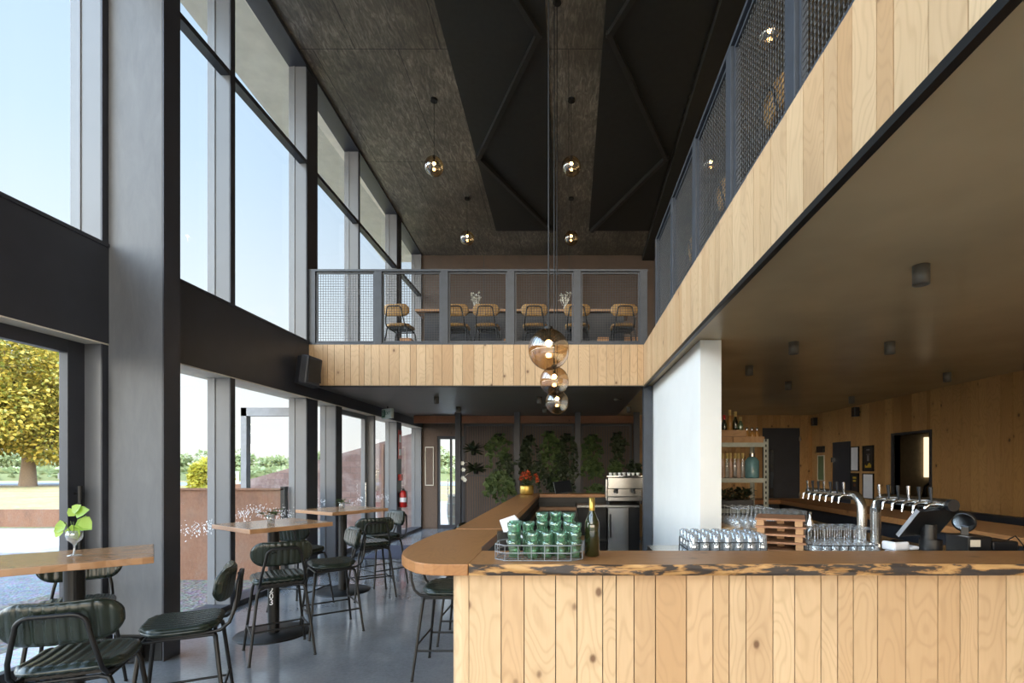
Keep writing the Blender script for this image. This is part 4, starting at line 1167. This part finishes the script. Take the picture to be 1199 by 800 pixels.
for i in range(7):
    if cupm is None:
        cupm = MB().lathe([(1e-4, 0), (.022, 0), (.034, .05), (.032, .05), (.02, .004), (1e-4, .004)], seg=12).build('coffee_cup', M['white_wall']); o = cupm
    else: o = cupm.copy(); C.objects.link(o)
    o.location = (.74 + .08 * i, 9.05 + .06 * (i % 2), 1.45); tag(o, '%s white coffee cup on top of the espresso machine' % ['leftmost', 'second', 'third', 'middle', 'fifth', 'sixth', 'rightmost'][i], 'cup', 'cups on the espresso machine')
# POS on rear slab
p2 = empty('tablet_till', (-.10, 9.62, 1.10), R(6), 'black tablet till leaning back at the far end of the bar', 'tablet')
mm = Matrix.Translation((0, 0, .13)) @ Matrix.Rotation(R(-30), 4, 'X') @ Matrix.Rotation(R(-8), 4, 'Y')
MB().box(-.17, .15, -.01, .01, -.13, .12, mm).build('screen_shell', M['black_plastic'], p2, .005)
MB().box(-.175, -.17, -.012, .012, -.125, .12, mm).build('side_edge', M['grey_plastic'], p2)
MB().box(-.08, .08, .0, .12, 0, .02).box(-.02, .02, .03, .06, 0, .1).build('stand', M['black_plastic'], p2)
# flowers in gold vase
fv = empty('flower_vase', (-.76, 9.25, 1.10), 0, 'gold glass vase of red orange flowers on the far bar corner', 'flower vase')
MB().lathe([(1e-4, 0), (.11, 0), (.125, .03), (.125, .15), (.118, .17), (.112, .17), (.118, .03), (1e-4, .01)], seg=24).build('vase', M['gold'], fv)
b = MB(); r = random.Random(12)
heads = [(-.10, 0, .30), (.0, -.05, .33), (.06, .05, .30), (.19, 0, .26), (.16, .05, .34), (-.05, -.06, .38), (.03, -.02, .40)]
for h in heads:
    for k in range(38):
        d = Vector((r.gauss(0, 1), r.gauss(0, 1), r.gauss(0, 1) * .8)).normalized(); b.leaf(Vector(h) + d * .015, d, (0, 0, 1), .045, .025, rnd=r.random())
b.build('flower_heads', M['petal'], fv)
b = MB()
for h in heads: b.tube([(0, 0, .1), (h[0] * .5, h[1] * .5, .2), h], .004, 5)
for k in range(40):
    a = r.uniform(0, 2 * PI); b.leaf((math.cos(a) * .05, math.sin(a) * .05, r.uniform(.16, .26)), (math.cos(a), math.sin(a), r.uniform(-.2, .8)), (0, 0, 1), .09, .04, rnd=r.random())
b.build('stems_and_leaves', M['leaf_mid'], fv)

# ================================================================== PLANT SCREEN
for i, x in enumerate((-2.38, -1.11, .19, 1.46)):
    nmx = ['left of the white orchids', 'left of the flower vase plants', 'between the centre and right plants', 'right end of the plant screens'][i]
    tag(MB().box(-.06, .06, -.06, .06, 0, ZL).box(-.09, .09, -.09, .09, 0, .01).build('steel_post', M['charcoal'], None, .003, (x, 11.05, 0)), 'dark steel post at the %s' % nmx, 'post')
for i, (xa, xb) in enumerate(((-2.30, -1.19), (-1.03, .11), (.27, 1.38))):
    root = empty('plant_screen', (0, 11.25, 0), 0, '%s dark vertical rod screen carrying hanging plants' % ('left', 'middle', 'right')[i], 'screen', 'rod screens of the plant wall')
    b = MB(); k = int((xb - xa) / .052)
    for j in range(1, k): b.box(xa + (xb - xa) * j / k - .006, xa + (xb - xa) * j / k + .006, -.006, .006, .1, 2.52)
    b.build('rods', M['charcoal'], root)
    MB().box(xa, xb, -.02, .02, .06, .1).box(xa, xb, -.02, .02, 2.5, 2.54).box(xa, xa + .03, -.02, .02, 0, 2.54).box(xb - .03, xb, -.02, .02, 0, 2.54).box(xa, xb, -.012, .012, 1.4, 1.42).build('frame', M['charcoal'], root)
def planter(x, z, wd, ln, nl, ls, mat, label, seed, y=11.12, bushy=0):
    r = random.Random(seed); root = empty('hanging_planter', (x, y, z), 0, label, 'hanging plant')
    MB().lathe([(1e-4, -.14), (.06, -.14), (.085, 0), (.078, 0), (.055, -.13), (1e-4, -.13)], seg=16).tube([(0, .07, -.03), (0, .125, -.01)], .006, 6).build('pot', M['black_plastic'], root)
    b = MB(); b2 = MB(); nv = max(5, int(wd * 26))
    for v in range(nv):
        xo = r.uniform(-wd / 2, wd / 2); yo = r.uniform(-.14, -.02); L = ln * r.uniform(.45, 1.0)
        path = []
        for q in range(9):
            t_ = q / 8; path.append(Vector((xo * min(1, t_ * 3) + .03 * math.sin(q * 1.3 + v), yo * min(1, t_ * 4) - bushy * .25 * math.sin(PI * t_), .04 * math.sin(PI * min(1, t_ * 4)) - L * t_)))
        b2.tube(path, .003, 4, False)
        k = int(nl / nv)
        for j in range(k):
            t_ = (j + r.random()) / k; ii = min(7, int(t_ * 8)); p = path[ii].lerp(path[ii + 1], t_ * 8 - ii)
            a = r.uniform(0, 2 * PI)
            d = Vector((math.cos(a) * .8, -abs(math.sin(a)) * .7, -r.uniform(.1, 1.2)))
            b.leaf(p + Vector((r.uniform(-.02, .02), r.uniform(-.04, .0), r.uniform(-.02, .02))), d, (0, -1, .4), ls * r.uniform(.7, 1.25), ls * .75, rnd=r.random())
    b.build('leaves', mat, root); b2.build('stems', M['stem'], root); return root
PX = lambda px: (px - 666) * 11.1 / 600
PZ = lambda py: EYE + (547 - py) * 11.1 / 600
planter(PX(584), PZ(508), .50, .85, 110, .11, M['leaf_mid'], 'trailing plant at the top of the left screen', 1)
planter(PX(592), PZ(532), .55, .8, 120, .10, M['leaf_dark'], 'dark trailing plant halfway down the left screen', 2)
planter(PX(587), PZ(552), .62, .72, 330, .10, M['leaf_mid'], 'large bushy green plant behind the left arm of the bar', 3, bushy=1)
planter(PX(620), PZ(510), .42, 1.1, 210, .10, M['leaf_dark'], 'trailing plant at the top left of the middle screen', 4)
planter(PX(643), PZ(505), .40, 1.25, 230, .10, M['leaf_mid'], 'trailing plant at the top centre of the middle screen', 5)
planter(PX(664), PZ(508), .40, 1.15, 210, .10, M['leaf_dark'], 'trailing plant at the top right of the middle screen', 6)
planter(PX(630), PZ(540), .45, .8, 120, .09, M['leaf_dark'], 'trailing plant lower left on the middle screen', 7)
planter(PX(657), PZ(543), .50, .75, 190, .10, M['leaf_dark'], 'trailing plant lower right on the middle screen', 8)
planter(PX(693), PZ(509), .40, .75, 120, .10, M['leaf_mid'], 'trailing plant at the top left of the right screen', 9)
planter(PX(722), PZ(507), .46, .70, 120, .10, M['leaf_dark'], 'trailing plant at the top right of the right screen', 10)
planter(PX(693), PZ(537), .42, .42, 210, .10, M['leaf_mid'], 'bright leafy plant halfway down the left of the right screen', 11)
planter(PX(719), PZ(540), .34, .34, 110, .10, M['leaf_mid'], 'bright leafy plant halfway down the middle of the right screen', 12)
planter(PX(741), PZ(540), .30, .30, 90, .09, M['leaf_dark'], 'leafy plant halfway down the right edge of the right screen', 13)
planter(PX(697), PZ(568), .45, .16, 110, .08, M['leaf_mid'], 'low leafy plant above the rear counter beside the coffee machine', 14)
def rosette(x, z, label, seed, orchids=0):
    r = random.Random(seed); root = empty('wall_planter', (x, 11.1, z), 0, label, 'hanging plant'); b = MB()
    MB().lathe([(1e-4, -.12), (.05, -.12), (.07, 0), (.062, 0), (1e-4, -.02)], seg=14).tube([(0, .05, -.03), (0, .145, -.01)], .006, 6).build('pot', M['black_plastic'], root)
    for k in range(34):
        a = r.uniform(0, 2 * PI); e_ = r.uniform(-.5, .9)
        b.leaf((0, -.02, 0), (math.cos(a), -abs(math.sin(a)) * .6 - .1, e_), (0, -.5, 1), r.uniform(.16, .30), .07, rnd=r.random())
    b.build('leaves', M['leaf_dark'], root)
    if orchids:
        b = MB()
        for (ox, oz) in ((-.27, .12), (-.25, -.02), (-.26, -.2), (-.22, -.24)):
            for k in range(6):
                a = k * PI / 3; b.leaf((ox, -.08, oz), (math.cos(a), -.3, math.sin(a)), (0, -1, 0), .055, .05, rnd=.5)
        b.tube([(0, 0, 0), (-.15, -.06, .15), (-.27, -.07, .12)], .004, 5).tube([(0, 0, 0), (-.15, -.06, -.1), (-.26, -.07, -.2)], .004, 5)
        b.build('orchid_flowers', M['petal_white'], root)
    return root
rosette(PX(554), PZ(527), 'dark spiky leaved plant at the upper left of the left screen', 1)
rosette(PX(557), PZ(549), 'dark leaved plant with white orchids at the left screen edge', 2, 1)

# ================================================================== SHELVING UNIT
su = empty('shelving_unit', (1.78, 6.1, 0), 0, 'zinc coloured slotted steel shelving unit beside the white wall', 'shelf unit')
for (x, y) in ((-.28, -.22), (.48, -.22), (-.28, .22), (.48, .22)):
    b = MB(); b.box(x - .025, x + .025, y - .004, y + .004, 0, 1.92).box(x + .018, x + .025, y - .02, y + .02, 0, 1.92)
    b.build('upright', M['shelf_steel'], su)
b = MB()
for k in range(30): b.box(.472, .488, -.2265, -.2245, .15 + k * .06, .18 + k * .06)
b.build('slots', M['black_metal'], su)
for z in (1.12, 1.47, 1.88):
    MB().box(-.28, .48, -.22, .22, z - .012, z).box(-.28, .48, -.225, -.21, z - .05, z).build('shelf', M['shelf_steel'], su)
for i, (x, z, l) in enumerate([(1.70, 1.88, 'left wooden crate on top of the steel shelving, lower layer'), (2.07, 1.88, 'right wooden crate on top of the steel shelving, lower layer'), (1.86, 1.955, 'upper wooden crate on top of the steel shelving')]):
    root = empty('wooden_crate', (x, 6.02, z), 0, l, 'crate')
    b = MB()
    for yy in (-.13, .118): b.box(-.18, .18, yy, yy + .012, 0, .07, rnd=rg.random())
    for xx in (-.18, .168): b.box(xx, xx + .012, -.118, .118, 0, .07, rnd=rg.random())
    b.box(-.168, .168, -.118, .118, 0, .01, rnd=.2); b.build('case', M['crate_wood'], root)
bl = [(1.82, 'red capped', M['dark_bottle'], M['red'], .24, .03), (1.885, 'yellow capped', M['amber_liquid'], M['cork'], .30, .032), (1.95, 'gold capped', M['dark_bottle'], M['cork'], .28, .032), (2.01, 'cork topped green', M['green_glass'], M['cork'], .22, .03)]
for i, (x, c_, gm, cm_, h, rr_) in enumerate(bl):
    bottle('spirit_bottle', (x, 6.0, 1.966), '%s bottle standing in the upper crate on the steel shelving' % c_, gm, h, rr_, cap=True, capm=cm_, seg=14)
for i, (x, c_) in enumerate([(2.085, 'left'), (2.145, 'middle'), (2.205, 'right')]):
    bottle('spirit_bottle', (x, 6.0, 1.891), '%s small amber bottle in the right crate on the shelving' % c_, M['amber_liquid'], .17, .027, cap=True, capm=M['steel'], seg=14)
for i in range(7):
    bottle('spirit_bottle', (1.76 + .046 * i, 6.0 + .02 * (i % 2), 1.47), ['leftmost', 'second', 'third', 'middle', 'fifth', 'sixth', 'rightmost'][i] + ' pale glass bottle in the row on the middle steel shelf', M['pink_liquid'] if i % 2 else M['clear_glass'], .29, .021, cap=True, capm=M['cork'], group='pale bottles on the middle shelf', seg=14)
jr = empty('glass_jar', (2.145, 6.0, 1.47), 0, 'large blue green glass jar at the right end of the middle shelf', 'jar')
MB().lathe([(1e-4, 0), (.075, 0), (.08, .02), (.08, .2), (.05, .24), (.03, .25), (1e-4, .25)], seg=20).build('glass', M['cover_teal'], jr)
MB().cyl((0, 0, 0), .03, .25, .29, 16).build('lid', M['steel'], jr)
b = MB(); r = random.Random(77)
pp = empty('shelf_plant', (1.85, 6.0, 1.12), 0, 'low green leafy plants on the lowest visible steel shelf', 'plant')
for k in range(260): b.leaf((r.uniform(-.30, .28), r.uniform(-.1, .1), r.uniform(.09, .22)), (r.uniform(-1, 1), r.uniform(-1, .2), r.uniform(-.3, .8)), (0, 0, 1), .06, .05, rnd=r.random())
b.build('leaves', M['leaf_dark'], pp); MB().box(-.3, .28, -.09, .09, 0, .10).build('trough', M['black_plastic'], pp, .004)

# ================================================================== WALL ITEMS, RIGHT
def poster(y0, y1, z0, z1, label, face, frame='black_metal', deco=None):
    root = empty('framed_notice', (XR - .004, (y0 + y1) / 2, (z0 + z1) / 2), 0, label, 'framed notice')
    hy = abs(y1 - y0) / 2; hz = (z1 - z0) / 2; t_ = .018
    MB().box(-.02, 0, -hy, hy, hz - t_, hz).box(-.02, 0, -hy, hy, -hz, -hz + t_).box(-.02, 0, -hy, -hy + t_, -hz + t_, hz - t_).box(-.02, 0, hy - t_, hy, -hz + t_, hz - t_).build('frame', M[frame], root)
    MB().box(-.010, 0, -hy + t_, hy - t_, -hz + t_, hz - t_).build('sheet', M[face], root)
    if deco: deco(root, hy, hz)
    return root
def W(px, X=XR): return X * F / (px - 666)
def Zy(py, Y): return EYE + (547 - py) * Y / F
def dec1(root, hy, hz):
    b = MB(); r = random.Random(3)
    for k in range(7): b.box(-.0125, -.0105, -.10 + .028 * k, -.10 + .028 * k + .026, -hz * .72, -hz * .72 + .06 + .03 * math.sin(k), rnd=.5)
    b.build('yellow_print', M['yellow'], root)
    b = MB(); b.box(-.0125, -.0105, -.03, .03, -hz * .2, hz * .25).box(-.0125, -.0105, -.06, .06, hz * .3, hz * .34).box(-.0125, -.0105, -.05, .05, hz * .62, hz * .72)
    b.build('pale_print', M['grey_plastic'], root)
def dec2(root, hy, hz):
    MB().box(-.0125, -.0105, -.06, .06, hz * .55, hz * .7).box(-.0125, -.0105, -.05, .05, hz * .3, hz * .45).build('yellow_print', M['yellow'], root)
    MB().box(-.0125, -.0105, -.04, .04, -hz * .1, hz * .15).build('red_print', M['rust'], root)
    MB().box(-.0125, -.0105, -.09, .09, -hz * .68, -hz * .5).build('pale_print', M['grey_plastic'], root)
poster(9.87, 10.16, 1.52, 2.00, 'upper left framed notice with blank pale sheet on the timber wall', 'white')
poster(9.39, 9.74, 1.52, 2.00, 'upper right framed black poster with yellow lettering on the timber wall', 'black_plastic', deco=dec1)
poster(9.87, 10.16, 1.00, 1.48, 'lower left framed black poster with small coloured print', 'black_plastic', deco=dec2)
poster(9.39, 9.74, 1.00, 1.48, 'lower right framed notice with blank pale sheet', 'white')
poster(11.20, 11.50, 1.30, 1.86, 'narrow cream framed photo of greenery near the lounge corner', 'leaf_far', 'cream')
tag(MB().box(XR - .05, XR, 11.2, 11.5, 1.92, 2.06).build('small_plaque', M['black_plastic'], None, .004), 'small dark plaque above the narrow cream framed photo', 'plaque')
def wall_speaker(loc, label, rz, s_=1):
    root = empty('wall_speaker', loc, rz, label, 'speaker')
    MB().box(-.06 * s_, .06 * s_, -.05 * s_, .05 * s_, -.09 * s_, .09 * s_).build('cabinet', M['black_plastic'], root, .01 * s_)
    MB().tube([(0, .05 * s_, 0), (0, .05 * s_ + .04, 0)], .012, 8).build('bracket', M['black_metal'], root)
    return root
wall_speaker((XR - .07, 11.55, 2.62), 'small black speaker at the far corner of the timber wall', R(-90))
wall_speaker((XR - .09, 9.85, 2.66), 'small black speaker high above the framed notices', R(-90))
# big speaker on left wall
sp = empty('wall_speaker', (-3.62, 7.15, 2.93), R(90 - 25), 'black rounded speaker bracketed on the dark band beside the balcony', 'speaker')
b = MB().prism([(-.15, .09), (-.16, -.02), (-.11, -.10), (.11, -.10), (.16, -.02), (.15, .09)][::-1], -.20, .20)
b.build('cabinet', M['charcoal'], sp, .02).rotation_euler = (R(0), R(8), 0)
MB().box(-.10, .10, -.112, -.10, -.16, .16).build('grille', M['black_plastic'], sp, .01)
MB().tube([(0, .05, 0), (0, .17, 0)], .02, 8).build('bracket', M['black_metal'], sp)

# exit sign, extinguisher, alarm
ex = empty('exit_sign', (-3.50, 9.9, ZL - .005), R(-40), 'small pale illuminated exit sign hanging over the entrance', 'exit sign')
MB().box(-.17, .17, -.03, .03, -.24, -.05).build('case', M['exit_white'], ex, .006)
MB().box(-.155, .155, -.034, -.031, -.225, -.065).build('face', M['exit_white'], ex)
b = MB().box(-.14, -.03, -.037, -.0345, -.215, -.075); b.build('green_panel', M['green_sign'], ex)
b = MB().box(-.10, -.085, -.039, -.0375, -.16, -.12).box(-.11, -.08, -.039, -.0375, -.175, -.165).sphere((-.085, -.038, -.10), .010, 8, 6)
b.build('running_figure', M['lettering'], ex)
text_part('lettering', 'EXIT', .085, ex, (.065, -.036, -.145), (R(90), 0, 0), M['green_sign'])
MB().tube([(0, 0, -.05), (0, 0, 0)], .012, 8).build('hanger', M['black_metal'], ex)
fe = empty('fire_extinguisher', (-3.70, 11.45, .70), 0, 'red fire extinguisher hung on the post by the entrance', 'fire extinguisher')
MB().lathe([(1e-4, 0), (.075, 0), (.085, .015), (.085, .30), (.07, .35), (.03, .375), (1e-4, .375)], seg=20).build('cylinder', M['red'], fe)
MB().lathe([(.0856, .12), (.0856, .22)], seg=20).build('paper_label', M['white'], fe)
MB().box(-.02, .02, -.02, .02, .375, .41).box(-.015, .015, -.10, .03, .41, .425).box(-.015, .015, -.09, .02, .445, .455).build('valve', M['black_metal'], fe)
MB().tube([(.02, -.02, .39), (.09, -.05, .36), (.10, -.05, .2), (.095, -.04, .08)], .010, 8).build('hose', M['black_plastic'], fe)
tag(MB().box(-3.79, -3.72, 11.38, 11.52, 1.30, 1.44).build('alarm_call_point', M['red'], None, .008), 'red square fire alarm call point above the extinguisher', 'alarm')
sg = empty('fire_sign', (-3.775, 11.45, 2.10), R(90), 'red fire extinguisher location sign high on the post', 'sign')
MB().box(-.11, .11, -.008, .004, -.32, .32).build('plate', M['red'], sg)
MB().box(-.07, .07, -.011, -.008, .05, .22).box(-.08, .08, -.011, -.008, -.24, -.10).build('print', M['lettering'], sg)
# picture on far wall
pf = empty('picture_frame', (-3.60, YB - .002, 1.62), 0, 'pale framed picture on the brown far wall beside the rear door', 'picture')
MB().box(-.11, .11, -.02, 0, .48, .50).box(-.11, .11, -.02, 0, -.50, -.48).box(-.11, -.095, -.02, 0, -.48, .48).box(.095, .11, -.02, 0, -.48, .48).build('frame', M['cream'], pf)
MB().box(-.095, .095, -.008, 0, -.48, .48).build('sheet', M['brown_low'], pf)

# ================================================================== CEILING FIXTURES
dlm = None
dls = [(2.09, 3.04, 'nearest downlight on the lounge ceiling'), (2.15, 4.9, 'downlight above the top of the white wall'), (3.07, 4.9, 'downlight right of the one above the white wall'),
       (2.13, 6.05, 'downlight just right of the white wall top'), (3.07, 7.17, 'small downlight over the shelving side of the lounge'), (4.80, 6.5, 'downlight close to the right timber wall'),
       (4.8, 8.7, 'far downlight near the timber wall posters'), (2.1, 8.7, 'far downlight above the shelving unit'),
       (-2.26, 8.74, 'downlight under the balcony nearest the entrance'), (-.5, 8.74, 'downlight under the balcony behind the lowest globe'), (-2.2, 10.2, 'rear downlight above the rear door side'), (-.48, 10.2, 'rear downlight over the middle plants'), (1.2, 10.2, 'rear downlight over the coffee machine')]
for (x, y, l) in dls:
    if dlm is None:
        dlm = empty('surface_downlight', (x, y, ZL + .016), 0, l, 'downlight', 'cylinder downlights')
        MB().lathe([(1e-4, 0), (.046, 0), (.046, -.115), (.040, -.115), (.040, -.10), (1e-4, -.098)], seg=24).build('housing', M['bronze_dark'], dlm)
        MB().cyl((0, 0, 0), .039, -.0975, -.095, 20).build('lens', M['grey_plastic'], dlm)
    else:
        o = copy_tree(dlm); o.location = (x, y, ZL + .016); o['label'] = l
tag(MB().lathe([(1e-4, 0), (.07, 0), (.06, -.03), (1e-4, -.035)], seg=20).build('smoke_detector', M['bronze_dark'], None, 0, (.86, 9.0, ZL + .016)), 'flat dark smoke detector under the balcony ceiling', 'smoke detector')

glm = None
gl = [(-.147, 3.75, 2.46, 'nearest and largest looking smoked glass globe over the bar'), (-.15, 5.3, 2.49, 'middle smoked glass globe of the row over the bar'), (-.149, 6.5, 2.42, 'lowest looking farthest globe of the row over the bar'),
      (-2.13, 8.1, EYE + 352 * 8.1 / F, 'left upper globe hanging near the ceiling, nearer row'), (.04, 8.1, EYE + 352 * 8.1 / F, 'right upper globe hanging near the ceiling, nearer row'),
      (-2.13, 10.74, EYE + 268 * 10.74 / F, 'left upper globe near the ceiling, farther row'), (.05, 10.74, EYE + 268 * 10.74 / F, 'right upper globe near the ceiling, farther row'),
      (2.3, 5.87, 6.55, 'globe lamp glowing behind the upper mesh of the right balcony'), (2.3, 8.3, 6.5, 'globe lamp behind the middle mesh of the right balcony')]
for i, (x, y, z, l) in enumerate(gl):
    root = empty('globe_pendant', (x, y, z), 0, l, 'pendant lamp', 'smoked glass globe pendants')
    if glm is None:
        a = MB().sphere((0, 0, 0), .150, 48, 28).build('globe', M['smoke_glass'], root)
        s2 = MB().sphere((0, 0, 0), .024, 16, 10).build('bulb', M['bulb'], root); s2.location = (0, 0, .045)
        s3 = MB().cyl((0, 0, 0), .014, .068, .155, 14).cyl((0, 0, 0), .03, .148, .165, 20).build('lamp_holder', M['black_metal'], root)
        glm = (a, s2, s3)
    else:
        for q in glm:
            c_ = q.copy(); C.objects.link(c_); c_.parent = root
    h = ceil(y) - z
    if abs(x) > 1.88 and x > 0: h = ceil(y) - z
    MB().tube([(0, 0, .16), (0, 0, h - .03)], .006 if i < 3 else .0035, 6).build('cord', M['black_metal'], root)
    MB().cyl((0, 0, 0), .055, h - .035 - (.03 if x < -1.7 or x > -.3 and x < .4 else .03) * 0, h + .0, 20).build('canopy', M['black_metal'], root)

# ================================================================== UPPER FLOOR FURNITURE
us0 = make_stool('leftmost tan stool behind the far balcony mesh', M['tan_leather'])
put(us0, -2.90, 8.86, (.1, 1), ZU)
for (x, f, l) in ((-1.92, (0, 1), 'tan stool behind the second mesh bay, left of the pair'), (-1.40, (0, 1), 'tan stool behind the second mesh bay, right of the pair'),
                  (-.58, (0, 1), 'tan stool directly above the glass globes on the balcony'), (.15, (.05, 1), 'tan stool behind the post right of the globe cords'), (.93, (-.05, 1), 'rightmost tan stool behind the far balcony mesh')):
    more(l, x, 8.86, f, ZU, src=us0)
for (y, l) in ((3.72, 'nearest tan stool behind the right balcony mesh'), (4.96, 'second tan stool behind the right balcony mesh'), (6.2, 'farthest tan stool behind the right balcony mesh')):
    more(l, 1.72, y, (1, 0), ZU, src=us0)
ut = empty('long_table', (0, 0, .004), 0, 'long wooden high table with dark sides on the far balcony', 'table')
b = MB().box(-2.75, 1.1, 9.15, 9.75, ZU + 1.02, ZU + 1.06, rnd=.4); b.r[0] = .41; b.build('top', M['table_wood'], ut, .003)
MB().box(-2.6, 1.0, 9.25, 9.65, ZU, ZU + 1.02).build('panel_base', M['charcoal'], ut)
ut2 = empty('long_table', (0, 0, .004), 0, 'long wooden high table on the right balcony behind the mesh', 'table')
b = MB().box(2.05, 2.6, 2.8, 6.9, ZU + 1.02, ZU + 1.06, rnd=.4); b.r[0] = .41; b.build('top', M['table_wood'], ut2, .003)
MB().box(2.15, 2.5, 3.0, 6.7, ZU, ZU + 1.02).build('panel_base', M['charcoal'], ut2)
for i, (x, l) in enumerate(((-1.70, 'left small white vase with white flowers on the long balcony table'), (-.06, 'right small white vase with white flowers on the long balcony table'))):
    root = empty('bud_vase', (x, 9.3, ZU + 1.06), 0, l, 'vase'); r = random.Random(i)
    MB().lathe([(1e-4, 0), (.03, 0), (.045, .04), (.03, .09), (.018, .11), (.015, .11), (1e-4, .02)], seg=16).build('vase', M['white_wall'], root)
    b = MB()
    for k in range(14):
        p = Vector((r.uniform(-.10, .10), r.uniform(-.05, .05), r.uniform(.16, .34)))
        b.tube([(0, 0, .09), p * .6, p], .0025, 4)
        for q in range(4): b.leaf(p, (r.uniform(-1, 1), r.uniform(-1, 1), r.uniform(-.5, 1)), (0, 0, 1), .05, .035, rnd=.5)
    b.build('flowers', M['petal_white'], root)
for i, (x, h, l) in enumerate(((-2.62, .32, 'tall pale wooden block right of the leftmost balcony stool'), (-2.32, .22, 'short pale wooden block behind the first balcony post'), (.55, .34, 'pale wooden block left of the rightmost balcony stool'), (-.95, .30, 'pale wooden block between the middle balcony stools'))):
    tag(MB().box(-.09, .09, -.09, .09, 0, h * .6 + .12).build('wood_block_stool', M['orange_block'], None, .006, (x, 8.3, ZU)), l, 'block')
ca = MB().box(1.0, 1.35, 9.9, 10.2, ZU, ZU + .75).build('lit_corner_block', M['orange_block'], None, .006)  # added block, its orange stands for light on the balcony corner
tag(ca, 'orange block standing for the lit corner at the right end of the far balcony', 'plinth')
